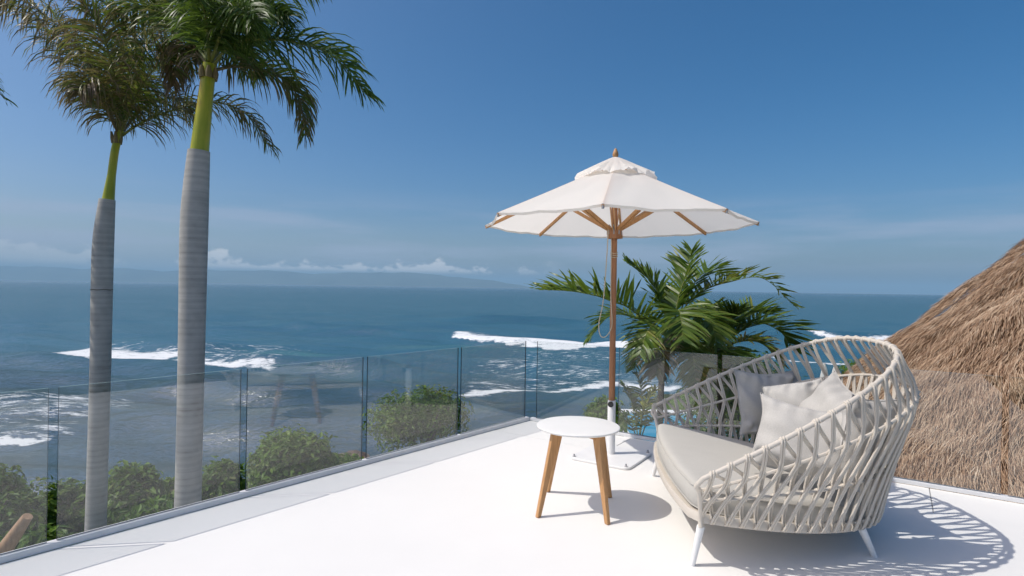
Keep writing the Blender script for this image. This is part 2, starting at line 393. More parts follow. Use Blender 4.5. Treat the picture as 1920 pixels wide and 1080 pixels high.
def patch(cx, cy, rx, ry, val, rot=0.0):
    global foam
    dx, dy = X-cx, Y-cy; c_, s_ = math.cos(rot), math.sin(rot)
    d = np.sqrt(((dx*c_+dy*s_)/rx)**2+((-dx*s_+dy*c_)/ry)**2)
    foam = np.maximum(foam, val*(1-sm(d, .35, 1.0)))
B1 = [(-60.5, 71.5), (-54.8, 68.9), (-49.2, 66.6), (-44.0, 66.3), (-41.6, 68.5)]
front(B1, 14.0, 1.0, .50, 22)
front([(-40.5, 67.7), (-35.0, 64.6), (-30.7, 63.4), (-26.2, 62.2)], 2.2, 1.2, .56, 14)
ridge(B1, .40, 1.6, 9, 3); ridge([(-40, 70), (-35, 68), (-26, 66), (-12, 66)], .8, 2.4, 4, 5)
patch(-38, 80, 14, 9, .50, -.1); patch(-31, 72, 10, 8, .62, -.4)
B2 = [(-10.6, 99.6), (-5.2, 94.8), (0.1, 91.3), (7.7, 89.2), (15.4, 90.3), (25, 91.0)]
front(B2, 11.0, 1.2, .50, 24); ridge(B2, .45, 1.6, 10, 3)
front([(-4.6, 50.2), (-0.3, 51.2), (3.6, 52.3), (7.3, 54.5), (11.5, 55.2), (17, 54.7)], 1.9, 1.5, .56, 12)
patch(4, 66, 13, 18, .56); patch(9, 80, 15, 11, .48); patch(13, 60, 8, 8, .5)
front([(62.4, 118.7), (66.8, 111.2), (81.0, 113.5), (95, 112)], 7.0, 2, .3, 12)
front([(37, 80.0), (43.5, 72.3), (53.2, 78.6), (60, 80)], 3.5, 2, .4, 10)
front([(-36, 33.8), (-32.6, 33.6), (-30.2, 33.7), (-28.1, 33.5), (-27.0, 35.0)], 1.0, 1.2, .56, 8)
patch(-34, 42, 11, 8, .60)
ridge([(-60, 132), (-40.8, 121.4), (-27.3, 112.7), (-15.6, 105.1), (-9.4, 101.9), (-2, 98)], 1.1, 2.8, 12, 14)
ridge([(-16, 160.4), (-1.3, 158.0), (10.4, 156.1), (22, 153.9)], 1.7, 3.6, 18, 14)
ridge([(50, 122), (57.7, 120.4), (67.4, 119.6), (80, 119)], 1.5, 2.5, 13, 8)
ridge([(-60, 84), (-42.6, 78.6), (-39.3, 80.5), (-31.2, 83.7)], .7, 2.2, 5, 6)
ridge([(-34, 48), (-30.4, 49.4), (-23.9, 55.7), (-12.0, 49.7), (-4, 47)], .55, 1.6, 4, 5)
ridge([(-40, 39.5), (-20, 40.5), (-6, 41), (9, 43), (24, 45)], .40, 1.4, 4, 6)
for i in range(9):                       # broad, low swell further out
    y0 = 190*1.33**i; ph = RNG.uniform(0, 6)
    s = Y-(y0+.05*X*math.sin(ph)+8*np.sin(X*.006+ph)); amp = min(.8, .35+.06*i)
    Z += amp*np.exp(-(s/(7+3.0*i))**2)*(0.55+.45*np.sin(X*.02/(1+.3*i)+ph))
for k in range(14):                      # chop
    th = RNG.normal(math.pi/2, .45); lam = RNG.uniform(5, 16); ph = RNG.uniform(0, 6.28)
    Z += .030*lam**.6*np.sin((X*math.cos(th)+Y*math.sin(th))*2*math.pi/lam+ph)*(1-sm(R_, 70*lam/8, 160*lam/8))
teal = np.maximum(teal, .8*(1-sm(np.hypot((X+32)/13, (Y-74)/7), .2, 1)))
teal = np.maximum(teal, .35*(1-sm(np.hypot((X+5)/22, (Y-88)/9), .2, 1)))
teal = np.maximum(teal, .15*(1-sm(Y, 40, 110)))
Z -= 0
i_ = np.arange(nr-1)[:, None]*na+np.arange(na-1)[None]
F = np.stack([i_, i_+na, i_+na+1, i_+1], -1).reshape(-1, 4)
sea = mesh_np('sea', np.stack([X, Y, SEA_Z+Z], -1).reshape(-1, 3), F[:, ::-1], M['sea'], {'foam': foam.ravel(), 'teal': teal.ravel(), 'depth': sm(Y+.2*X, 30, 80).ravel()})
tag(sea, 'dark blue sea with white breakers rolling in', kind='structure')

# --- garden terrain below the terrace, dropping to the shore
gx = np.linspace(-70, 70, 141); gy = np.concatenate([np.linspace(-60, 8, 18), np.linspace(9, 40, 63)])
GX, GY = np.meshgrid(gx, gy, indexing='ij')
def edge_y(x): return 17.0+np.interp(x, [-30, -12, -6, 0, 3, 8, 25, 70], [-3, -2.2, -.2, 0.8, 6, 13.5, 14, 20])
drop = sm(GY, edge_y(GX), edge_y(GX)+5.0)
GZ = GARDEN_Z-.06+.10*np.sin(GX*.9+1)*np.sin(GY*.7)*(1-((GX > 1) & (GY < 33)))-drop*5.6
n0, n1_ = GX.shape; i_ = np.arange(n0-1)[:, None]*n1_+np.arange(n1_-1)[None]
F = np.stack([i_, i_+n1_, i_+n1_+1, i_+1], -1).reshape(-1, 4)
tag(mesh_np('ground', np.stack([GX, GY, GZ], -1).reshape(-1, 3), F, M['soil']), 'brown garden soil sloping to the shore', kind='structure')
b = MB(); b.box((0, -14998.5, GARDEN_Z-1.7), (60000, 30003, 1.9)); tag(b.build('land', M['land'], smooth=False), 'dark green land behind the house', kind='structure')
b = MB(); b.prism([(3.0, 11.5), (26, 11.5), (26, 29.5), (9, 29.5), (3.0, 22.3)], GARDEN_Z-.3, GARDEN_Z+.10)
tag(b.build('lawn', M['lawn']), 'green lawn round the pool', kind='structure')
# pool: water sheet inside a white coping
px0, px1, py0, py1 = 4.4, 13.2, 15.0, 24.4
b = MB(); b.box(((px0+px1)/2, (py0+py1)/2, GARDEN_Z+.08), (px1-px0, py1-py0, .16))
pool = b.build('pool', M['pool']); tag(pool, 'blue pool with white coping on the lawn below the terrace', kind='structure')
def pool_side(x0, y0, x1, y1):
    b = MB(); b.box(((x0+x1)/2, (y0+y1)/2, GARDEN_Z+.12), (x1-x0, y1-y0, .28)); b.build('coping', M['white_paint'], pool, bevel=.02)
pool_side(px0-.45, py0-.45, px0-.002, py1+.6); pool_side(px1+.002, py0-.45, px1+.45, py1+.6)
pool_side(px0, py0-.45, px1, py0-.002); pool_side(px0, py1+.002, px1, py1+.6)

# --- far coast and the air in front of it
b = MB(); prof = [(-2600, 30), (-900, 27), (-400, 24), (-150, 30), (0, 29), (90, 26), (180, 27.5), (260, 24), (340, 27), (430, 27.5), (500, 27), (570, 23), (640, 26), (700, 28.5), (770, 27), (830, 23), (880, 18), (930, 13), (975, 7), (1015, 0)]
P = np.array(prof, float); N = 220; xs = np.linspace(-1900, 1015, N); hs = np.interp(xs, P[:, 0], P[:, 1])
hs = hs+(np.sin(xs*.043)*.8+np.sin(xs*.11+1)*.6+np.sin(xs*.31)*.35)*np.clip(hs/12, 0, 1)
DC = 24000.0; vs = []
for x, h_ in zip(xs, hs):
    wx = (x-960)/FPX*DC; hz = max(h_, 0)/FPX*DC
    vs += [(wx, DC, SEA_Z-40), (wx+300*math.sin(x*.05), DC+600, SEA_Z+hz*.45), (wx, DC+1700, SEA_Z+hz), (wx, DC+4200, SEA_Z-40)]
b.add(vs, [(4*i+k, 4*i+4+k, 4*i+5+k, 4*i+1+k) for i in range(N-1) for k in range(3)])
tag(b.build('mountains', M['coast']), 'low blue mountains along the far coast', kind='structure')
hz = MB(); hz.box((0, 2000, 345), (88000, 88000, 720))
hm = bpy.data.materials.new('haze'); hm.use_nodes = True; hn = hm.node_tree.nodes; hn.remove(hn['Principled BSDF'])
pv = hn.new('ShaderNodeVolumePrincipled'); pv.inputs['Color'].default_value = (0.45, 0.76, 1.0, 1); pv.inputs['Density'].default_value = 5.5e-5; pv.inputs['Anisotropy'].default_value = 0.0
hm.node_tree.links.new(pv.outputs[0], hn['Material Output'].inputs['Volume'])
tag(hz.build('haze', hm, smooth=False), 'pale haze in the air over the sea', kind='stuff')

# ================================================================== terrace
K = Vector((0.2225, 6.455)); DL = Vector((-0.643, -0.766)).normalized(); DR = Vector((0.829, -0.559)).normalized()
NL = Vector((0.766, -0.643)).normalized(); NRr = Vector((-0.559, -0.829)).normalized()   # inward normals
Rc = K+DR*4.885; DE = Vector((0.57, 0.82)).normalized()
deck_poly = [K, K+DL*14.2, Rc-DE*9.6, Rc]
b = MB(); b.prism(deck_poly, -.35, -.006)
deck = b.build('deck', M['joint'], smooth=False); tag(deck, 'white painted roof terrace floor', kind='structure')
def inset(p, d, n): return p+n*d
def isect(p, d, q, e):
    m = Matrix(((d.x, -e.x), (d.y, -e.y))); t_ = m.inverted() @ (q-p); return p+d*t_[0]
WL, WR = .50, .60
Li, Ri = K+NL*WL, K+NRr*WR
Li = K; ci = isect(K, DL, Ri, DR)
end_l = isect(Li, DL, Rc-DE*9.6, (K+DL*14.2)-(Rc-DE*9.6)); end_r = isect(Ri, DR, Rc, DE)
b = MB(); g = .004
b.prism([ci+DL*g, end_l, Rc-DE*9.59, end_r], -.02, 0.0)
b.build('floor_slab', M['floor'], deck, smooth=False)
rs = [0.0, 1.22, 2.44, 3.66, 4.885]
for i in range(4):
    a0, a1 = K+DR*(rs[i]+.004), K+DR*(rs[i+1]-.004)
    b0 = a0+NRr*(WR-.006) if i else ci-DL*.004; b1 = a1+NRr*(WR-.006) if i < 3 else isect(Ri-NRr*.006, DR, Rc, DE)
    if i == 3: a1 = Rc
    bb = MB(); bb.prism([a0, b0, b1, a1][::-1], -.02, -.0015-.001*(i % 2)); bb.build('border_slab', M['floor'], deck, smooth=False)
# walls of the house that carries the terrace
b = MB(); ins = .12; c0 = sum(deck_poly, Vector((0, 0)))/4
b.prism([p+(c0-p).normalized()*ins*1.5 for p in deck_poly], GARDEN_Z-.8, -.352)
tag(b.build('house_wall', M['white_paint'], smooth=False), 'white house walls below the terrace', kind='structure')

# --- glass railings
def railing(name, label, d, ninw, spans, top_z, gap, ext, shoe):
    root = empty(name, (K.x, K.y, 0), label, 'glass railing')
    ang = math.atan2(d.y, d.x); rot = Matrix.Rotation(ang, 3, 'Z')
    w, h_ = shoe
    p0, p1 = K-d*.0, K+d*ext
    b = MB(); mid = (p0+p1)/2-ninw*.03
    b.box((mid.x, mid.y, h_/2), ((p1-p0).length, w, h_), rot); b.build('base_channel', M['aluminium' if name == 'glass_railing' and shoe[1] < .05 else 'white_paint'], root, smooth=False, bevel=.003)
    for (s0, s1) in spans:
        a, e = K+d*(s0+gap/2)-ninw*.03, K+d*(s1-gap/2)-ninw*.03
        m2 = (a+e)/2; L = (e-a).length; b = MB(); zb = h_+.004
        hx, hy = L/2, .006
        vs = [(x, y, zz) for zz in (zb, top_z) for y in (-hy, hy) for x in (-hx, hx)]
        vs = [rot @ Vector(v)+Vector((m2.x, m2.y, 0)) for v in vs]
        b.add(vs, [(0,1,5,4), (2,6,7,3)], 0); b.add(vs, [(0,4,6,2), (1,3,7,5), (0,2,3,1)], 1); b.add(vs, [(4,5,7,6)], 2)
        b.build('glass_pane', [M['glass'], M['glass_edge'], M['glass_top']], root, smooth=False)
    return root
rl = railing('glass_railing', 'long frameless glass railing along the seaward left edge of the terrace', DL, NL,
        [(.03, 1.10), (1.10, 2.213), (2.213, 3.227), (3.227, 4.29), (4.29, 5.36), (5.36, 6.43), (6.43, 7.5), (7.5, 8.6)], .903, .045, 13.5, (.055, .038))
rr = railing('glass_railing', 'frameless glass railing behind the daybed, in front of the thatched roof', DR, NRr,
        [(.05, 1.042), (1.042, 2.07), (2.07, 3.09), (3.09, 4.105), (4.105, 4.855)], .903, .042, 4.875, (.06, .03))

# ================================================================== parasol
U = Vector((.915, 5.13, 0)); UR, UROT = 1.215, math.radians(-14)
Z_RIM, Z_TOP, R_VENT = 2.095, 2.66, .30
um = empty('parasol', U, 'white canvas parasol with wooden pole, standing on a square white base', 'parasol')
def rib_dir(k, off=0.0):
    a = UROT-math.pi/2+(k+off)*math.pi/4+0
    return Vector((math.cos(a), math.sin(a), 0))
def z_can(r): return Z_TOP-(Z_TOP-Z_RIM)*(r/UR)**.94
for k in range(8):
    b = MB(); nu, nv = 12, 12; d0, d1 = rib_dir(k), rib_dir(k+1); vs = []
    rn = random.Random(k)
    ph = [rn.uniform(0, 6) for _ in range(4)]
    for j in range(nv+1):
        r = R_VENT*.75+(UR-R_VENT*.75)*j/nv
        for i in range(nu+1):
            u = i/nu; e = 4*u*(1-u)
            p = (d0*(1-u)+d1*u)*r
            p = p*(1-.014*e*(j/nv)**3)
            zz = z_can(r)-.016*e*(j/nv)**.7*(1.0)+.006*math.sin(u*9+j*.7+ph[0])*e+.004*math.sin(u*23+ph[1]+j*.3)*e*(j/nv)
            vs.append(U+Vector((p.x, p.y, zz)))
    fs = [(j*(nu+1)+i, (j+1)*(nu+1)+i, (j+1)*(nu+1)+i+1, j*(nu+1)+i+1) for j in range(nv) for i in range(nu)]
    # hem folded down along the edge
    n0 = len(vs)
    for i in range(nu+1):
        vs.append(vs[nv*(nu+1)+i]+Vector((0, 0, -.018))-(d0*(1-i/nu)+d1*i/nu)*.012)
    fs += [(nv*(nu+1)+i, n0+i, n0+i+1, nv*(nu+1)+i+1) for i in range(nu)]
    b.add(vs, fs); b.build('canopy_panel', M['canvas'], um, angle=60)
# vent cap with ruffled edge
b = MB(); nu, nv = 96, 10; vs = []
for j in range(nv+1):
    t_ = j/nv; r = .028+(.365-.028)*t_
    for i in range(nu):
        a = UROT-math.pi/2+2*math.pi*i/nu; ph = (i/nu*8) % 1
        e = 4*ph*(1-ph)
        lift = (.055*e+.014*math.sin(i*.9+1.3)+.010*math.sin(i*2.3))*t_**2
        zz = 2.69-.185*t_**1.1-.022*t_**2+lift*.72-.010*math.sin(ph*2*math.pi*2+i)*t_
        rr_ = r*(1-.03*e*t_+.02*math.sin(i*1.7)*t_)
        vs.append(U+Vector((rr_*math.cos(a), rr_*math.sin(a), zz)))
b.add(vs, [(j*nu+i, (j+1)*nu+i, (j+1)*nu+(i+1) % nu, j*nu+(i+1) % nu) for j in range(nv) for i in range(nu)])
b.build('vent_cap', M['canvas'], um, angle=60)
b = MB(); b.lathe([(.004, 2.775), (.012, 2.765), (.024, 2.735), (.028, 2.712), (.022, 2.700), (.020, 2.66)][::-1], (U.x, U.y), 16); b.build('finial', M['teak'], um)
Z_HUB = 2.005
for k in range(8):
    d = rib_dir(k); s = Vector((-d.y, d.x, 0)); b = MB()
    r0_, r1_ = .06, UR-.005
    a, e = U+d*r0_+Vector((0, 0, z_can(r0_)-.045)), U+d*r1_+Vector((0, 0, z_can(r1_)-.020))
    def bar(b, a, e, w, h_):
        dd = (e-a).normalized(); sd_ = dd.cross(Vector((0, 0, 1))).normalized(); up = sd_.cross(dd)
        vs = [p+sd_*x*w/2+up*y*h_/2 for p in (a, e) for x, y in ((-1, -1), (1, -1), (1, 1), (-1, 1))]
        b.add(vs, [(0,1,2,3), (7,6,5,4)]+[(i, i+4, (i+1) % 4+4, (i+1) % 4) for i in range(4)])
    bar(b, a, e, .020, .030); rib = b.build('rib', M['teak'], um, smooth=False, bevel=.003)
    b = MB(); rm = .56
    m0, m1 = U+d*.055+Vector((0, 0, Z_HUB+.035)), U+d*rm+Vector((0, 0, z_can(rm)-.055))
    for sg in (-1, 1):
        bar(b, m0+s*.013*sg, m1+s*.013*sg, .011, .028)
    b.build('strut', M['teak'], um, smooth=False)
    b = MB(); pe = U+d*(UR-.01)+Vector((0, 0, Z_RIM+.002)); b.tube([pe, pe+Vector((0, 0, -.035))], .010, 8); b.build('rib_clip', M['steel'], um)
b = MB(); b.tube([U+Vector((0, 0, .50)), U+Vector((0, 0, 2.68))], .027, 20); b.build('pole', M['teak_dark'], um)
b = MB(); b.lathe([(.030, Z_HUB-.048), (.060, Z_HUB-.046), (.064, Z_HUB-.04), (.064, Z_HUB+.03), (.060, Z_HUB+.036), (.03, Z_HUB+.04)], (U.x, U.y), 20); hub = b.build('runner_hub', M['teak_dark'], um)
b = MB()
for k in range(8):
    d = rib_dir(k); b.tube([U+d*.060+Vector((0, 0, Z_HUB-.01)), U+d*.060+Vector((0, 0, Z_HUB+.075))], .008, 6)
b.build('hub_bracket', M['steel'], hub)
b = MB(); b.lathe([(.028, 2.50), (.055, 2.505), (.055, 2.57), (.028, 2.575)], (U.x, U.y), 16); b.build('top_hub', M['teak_dark'], um)
# white foot tube, knob and base plate
b = MB(); b.lathe([(.0355, .022), (.0355, .497), (.034, .502), (.0285, .502)], (U.x, U.y), 24); sock = b.build('base_tube', M['white_paint'], um)
b = MB(); kc = U+Vector((-.012, -.036, .478)); b.tube([kc, kc+Vector((-.01, -.035, 0))], [.020, .026], 16); b.build('knob', M['black_plastic'], sock)
Lp, Fp, Rp, Bp = Vector((.52, 5.008)), Vector((.984, 4.70)), Vector((1.31, 5.19)), Vector((.846, 5.498))
def rounded(poly, r, n=6):
    out = []; m = len(poly)
    for i, p in enumerate(poly):
        a, c_ = (poly[i-1]-p).normalized(), (poly[(i+1) % m]-p).normalized()
        for k in range(n+1):
            t_ = k/n; q0, q1 = p+a*r, p+c_*r
            out.append(q0*(1-t_)**2+p*2*t_*(1-t_)+q1*t_**2)
    return out
b = MB(); b.prism(rounded([Lp, Fp, Rp, Bp], .07), .002, .022); bp_ = b.build('base_plate', M['white_paint'], um, bevel=.004)
cc = (Lp+Fp+Rp+Bp)/4
for p in (Lp, Fp, Rp, Bp):
    q = p+(cc-p)*.13; b = MB(); b.lathe([(.013, .022), (.013, .027), (.008, .030), (.008, .045), (.003, .046)], (q.x, q.y), 12); b.build('levelling_bolt', M['steel'], bp_)
# pull cord
b = MB()
c0_ = U+Vector((-.06, -.04, Z_HUB+.05))
rp = bez([c0_, U+Vector((-.075, -.05, 1.75)), U+Vector((-.10, -.06, 1.40)), U+Vector((-.135, -.06, 1.20)), U+Vector((-.12, -.05, 1.09)), U+Vector((-.07, -.045, 1.08)),
          U+Vector((-.018, -.042, 1.17)), U+Vector((-.022, -.038, 1.33)), U+Vector((-.030, -.034, 1.48)), U+Vector((-.031, -.03, 1.90)), U+Vector((-.04, -.02, Z_HUB))], 70)
b.tube(rp, .0045, 6)
for k in range(3):
    b.tube([U+Vector((.031*math.cos(a*.5), .031*math.sin(a*.5), 1.80+.018*k+.012*math.sin(a*.5))) for a in range(0, 14)], .0035, 5)
b.build('pull_cord', M['cord'], um)

# ================================================================== side table
T = Vector((.470, 3.916, 0)); TZ = .564
st = empty('side_table', T, 'small round white side table with four wooden legs', 'table')
b = MB(); r = .285
b.lathe([(r-.012, TZ-.018), (r-.003, TZ-.014), (r, TZ-.008), (r, TZ-.004), (r-.003, TZ-.001), (r-.008, TZ), (.10, TZ)], (T.x, T.y), 72); b.build('tabletop', M['white_top'], st)
feet = [Vector((.194, 3.727)), Vector((.633, 3.633)), Vector((.287, 4.20)), Vector((.726, 4.10))]
Tc = sum(feet, Vector((0, 0)))/4
for fxy in feet:
    o2 = (fxy-Tc); out = Vector((o2.x, o2.y, 0)).normalized(); sd_ = Vector((-out.y, out.x, 0)); b = MB()
    ft = Vector((fxy.x, fxy.y, .002)); tp = Vector((T.x, T.y, TZ-.020))+out*(o2.length*.66)
    w0, w1, th = .030, .068, .028
    prof = [(ft, w0*.5), (ft*.5+tp*.5, .024), (tp-(tp-ft)*.10, w1*.5), (tp, w1*.48)]
    vs = []
    for p, w in prof:
        for x, y in ((-1, -1), (1, -1), (1, 1), (-1, 1)): vs.append(p+out*(x*w-(w-.015)*.9)+sd_*y*th/2)
    fs = [(0,1,2,3), (15,14,13,12)]+[(4*j+i, 4*j+4+i, 4*j+4+(i+1) % 4, 4*j+(i+1) % 4) for j in range(3) for i in range(4)]
    b.add(vs, [f_[::-1] for f_ in fs]); b.build('leg', M['teak'], st, smooth=False, bevel=.004)
b = MB()
for i, j in ((0, 3), (1, 2)):
    a, e = feet[i], feet[j]; a2, e2 = Tc+(a-Tc)*.62, Tc+(e-Tc)*.62
    bar(b, Vector((a2.x, a2.y, TZ-.036-.003*i)), Vector((e2.x, e2.y, TZ-.036-.003*i)), .026, .030)
b.build('cross_bar', M['teak'], st, smooth=False)

# ================================================================== daybed
CX, CY, PHI = 1.146, 3.845, -0.115
VX = Vector((math.cos(PHI), math.sin(PHI), 0)); UX = Vector((-math.sin(PHI), math.cos(PHI), 0)); D0 = Vector((CX, CY, 0))
def loc(u, v, h_): return D0+UX*u+VX*v+Vector((0, 0, h_))
RP = {'rim': (.924, 1.281, -.082, .734, .509, .686, .731), 'upper': (.852, 1.404, -.045, .800, .447, .499, .90),
      'lower': (.815, 1.290, -.03, .94, .376, .115, .85), 'base': (.765, 1.208, -.015, .98, .267, -.12, 1.1)}
def ring_pts(name, n=400):
    a, b_, v0, e, h0, h1, q = RP[name]
    th = np.radians(np.linspace(-90, 90, 1601)); s, c_ = np.sin(th), np.clip(np.cos(th), 0, 1)
    P = np.stack([a*np.sign(s)*np.abs(s)**e, v0+b_*c_**e, h0+h1*c_**q], 1)
    L = np.concatenate([[0], np.cumsum(np.linalg.norm(np.diff(P, axis=0), axis=1))]); L /= L[-1]
    k = np.linspace(0, 1, n); return np.stack([np.interp(k, L, P[:, i]) for i in range(3)], 1)
RG = {k: ring_pts(k) for k in RP}
def rp_(name, s):
    s = min(max(s, 0), 1); x = s*399; i = min(int(x), 398); f_ = x-i
    p = RG[name][i]*(1-f_)+RG[name][i+1]*f_; return loc(*p)
def rn_(name, s):
    a, b_ = rp_(name, s-.004), rp_(name, s+.004); d = (b_-a); d.z = 0; d.normalize()
    return Vector((d.y, -d.x, 0)), d
bed = empty('daybed', D0, 'curved rope-woven daybed with grey seat cushion on the white terrace', 'daybed')
# top rail with the two front posts
legs = [(Vector((1.008, 3.108, .002)), None), (Vector((1.163, 4.597, .002)), None), (Vector((2.093, 3.248, .002)), None), (Vector((2.204, 4.21, .002)), None)]
def post(sg):
    s = 0.0 if sg < 0 else 1.0
    pr, pu, pl, pb = (rp_(n_, s) for n_ in ('rim', 'upper', 'lower', 'base'))
    return [pb+Vector((0, 0, -.05)), pb, pl, pu, pu+(pr-pu)*.55]
pr = [rp_('rim', s) for s in np.linspace(.012, .988, 140)]
c_a = post(-1); c_b = post(1)[::-1]
path = bez(c_a+[pr[0]], 24)[:-1]+pr+bez([pr[-1]]+c_b, 24)[1:]
b = MB(); b.tube(path, .0135, 12); b.build('top_rail', M['rail_metal'], bed)
for nm, rad in (('upper', .0095), ('lower', .0095)):
    b = MB(); b.tube([rp_(nm, s) for s in np.linspace(0, 1, 120)], rad, 8); b.build('hoop', M['rail_metal'], bed)
# base frame: flat band round the foot of the weave and along the front
def front_v(u): return -.135+.075*(abs(u)/.78)**2.2
def outline(shrink, n_back=60, n_front=20):
    P = []
    for s in np.linspace(0, 1, n_back):
        a, b_, v0, e, h0, h1, q = RP['base']
        k = RG['base'][min(int(s*399), 399)]; P.append(Vector((k[0], k[1])))
    for u in np.linspace(.765, -.765, n_front)[1:-1]: P.append(Vector((u, front_v(u)+.01)))
    c_ = Vector((0, .45)); out = []
    for i, p in enumerate(P):
        t_ = (P[(i+1) % len(P)]-P[i-1]).normalized(); nrm = Vector((t_.y, -t_.x))
        if nrm.dot(p-c_) < 0: nrm = -nrm
        out.append(p-nrm*shrink)
    return out
def base_h(v): return .267-.12*max(0, min(1, (v+.015)/1.2))**1.0
def loft(b, levels):
    """levels: list of (outline, height function)"""
    n = len(levels[0][0]); vs = []
    for o2, hf in levels: vs += [loc(p.x, p.y, hf(p.y)) for p in o2]
    fs = [(j*n+i, j*n+(i+1) % n, (j+1)*n+(i+1) % n, (j+1)*n+i) for j in range(len(levels)-1) for i in range(n)]
    return vs, fs, n
b = MB(); oo, oi = outline(.0), outline(.05)
vs, fs, n = loft(b, [(oi, lambda v: base_h(v)-.022), (oo, lambda v: base_h(v)-.026), (outline(-.006), lambda v: base_h(v)), (oo, lambda v: base_h(v)+.026), (oi, lambda v: base_h(v)+.022)])
fs += [(4*n+i, 4*n+(i+1) % n, (i+1) % n, i) for i in range(n)]
b.add(vs, fs); b.build('base_frame', M['rail_metal'], bed)
# slatted tray under the cushion
b = MB(); o2 = outline(.045); vs, fs, n = loft(b, [(o2, lambda v: base_h(v)-.012), (o2, lambda v: base_h(v)+.012)])
fs += [tuple(range(n)), tuple(range(2*n-1, n-1, -1))]; b.add(vs, fs); b.build('seat_tray', M['rail_metal'], bed, smooth=False)
for p, u, v in ((legs[0][0], -.70, -.005), (legs[1][0], .68, -.02), (legs[2][0], -.50, .93), (legs[3][0], .50, .93)):
    b = MB(); tp = loc(u, v, base_h(v)-.01)
    if u < -.6: tp = rp_('base', 0)+Vector((.005, .01, -.045))
    b.tube([p, tp], [.0150, .0215], 14); b.tube([p-Vector((0, 0, .002)), p+Vector((0, 0, .006))], .0155, 12); b.build('leg', M['white_paint'], bed)
# seat cushion
def seat_h(v): return .452-.15*max(0, min(1.1, (v+.1)/1.0))
def sag(p): return 0.0
def ch(off): return lambda v: seat_h(v)+off
b = MB(); TH = .150
lv = []
for sh, off in ((.06, -TH), (.035, -TH+.004), (.020, -TH+.02), (.014, -TH*.5), (.020, -.03), (.030, -.012), (.042, -.003)):
    lv.append((outline(sh), ch(off)))
vs, fs, n = loft(b, lv)
# fan of inner rings towards the middle
m = len(lv)
for k in (0.97, 0.92, 0.8, 0.6, 0.4, 0.15):
    o2 = outline(.042); c_ = Vector((0, .42)); vs += [loc(*(c_+(p-c_)*k), seat_h((c_+(p-c_)*k).y)+.016*(1-k**6)) for p in o2]
    fs += [((m-1)*n+i, (m-1)*n+(i+1) % n, m*n+(i+1) % n, m*n+i) for i in range(n)]; m += 1
fs += [tuple((m-1)*n+i for i in range(n)), tuple(range(n-1, -1, -1))]
b.add(vs, fs); cush = b.build('seat_cushion', M['seat_cloth'], bed, angle=70)
# piping along the cushion's edges
b = MB()
for sh, off in ((.022, -.022), (.022, -TH+.016)):
    o2 = outline(sh-.004); P2 = [loc(p.x, p.y, seat_h(p.y)+off) for p in o2]; b.tube(P2+[P2[0]], .0035, 5, cap=False)
b.build('piping', M['seat_cloth'], cush)
# rope weave
def rope(path, name='rope'):
    """a double cord following a path of (point, outward normal, along)"""
    b = MB(); P, A = [], []
    for (p, _, a), (q, _, c_) in zip(path, path[1:]):
        m = 3 if (q-p).length > .06 else 1
        for k in range(m): P.append(p.lerp(q, k/m)); A.append(a.lerp(c_, k/m))
    P.append(path[-1][0]); A.append(path[-1][2])
    P = [P[0]]+[P[i]*.6+(P[i-1]+P[i+1])*.2 for i in range(1, len(P)-1)]+[P[-1]]
    for sg in (-1, 1):
        b.tube([p+a.normalized()*.0064*sg for p, a in zip(P, A)], .0067, 6)
    b.build(name, M['rope_cloth'], bed, angle=None)
def wrap_over(nm, s, rad, top=True, o=.004):
    p = rp_(nm, s); n_, d = rn_(nm, s); k = rad+o; z_ = Vector((0, 0, 1 if top else -1))
    return [(p-n_*k*.9-z_*k*.9, n_, d), (p-n_*k*.8+z_*k*.5, n_, d), (p+z_*k, n_, d), (p+n_*k*.85+z_*k*.55, n_, d), (p+n_*k, n_, d)]
def pass_out(nm, s, rad, o=.006):
    p = rp_(nm, s); n_, d = rn_(nm, s); return [(p+n_*(rad+o), n_, d)]
NN = 40; ds = 1/(NN+.5)
for i in range(1, NN+1):
    s = i*ds; j = (random.random()-.5)*.10*ds
    lean = ds*(1 if s < .93 else .7)
    # long cord leaning towards one end, rail to base
    path = wrap_over('rim', s, .0135)+pass_out('upper', s-.55*lean+j, .0115, .010)+pass_out('lower', s-1.5*lean-j, .0115, .010)+wrap_over('base', s-2.25*lean, .022, False, .006)[::-1]
    rope(path)
    # short cords closing the triangles between neighbouring hoops, on the inner side
    def inner(nm0, nm1, s0, s1, r0_, r1_):
        p0 = wrap_over(nm0, s0, r0_, True, .003); q, n_, d = rp_(nm1, s1), *rn_(nm1, s1)
        k = r1_+.006
        path = [p0[4], p0[2], p0[1], p0[0], (q-n_*k*.4+Vector((0, 0, .02)), n_, d), (q+n_*k, n_, d), (q+n_*k*.3-Vector((0, 0, k)), n_, d), (q-n_*k, n_, d)]
        rope(path)
    inner('rim', 'upper', s+.16*ds, min(s+.55*ds, .997), .0135, .0100)
    inner('upper', 'lower', s-.42*ds, s-.25*ds, .0115, .0115)
    inner('lower', 'base', s-1.35*ds, s-1.2*ds, .0115, .020)

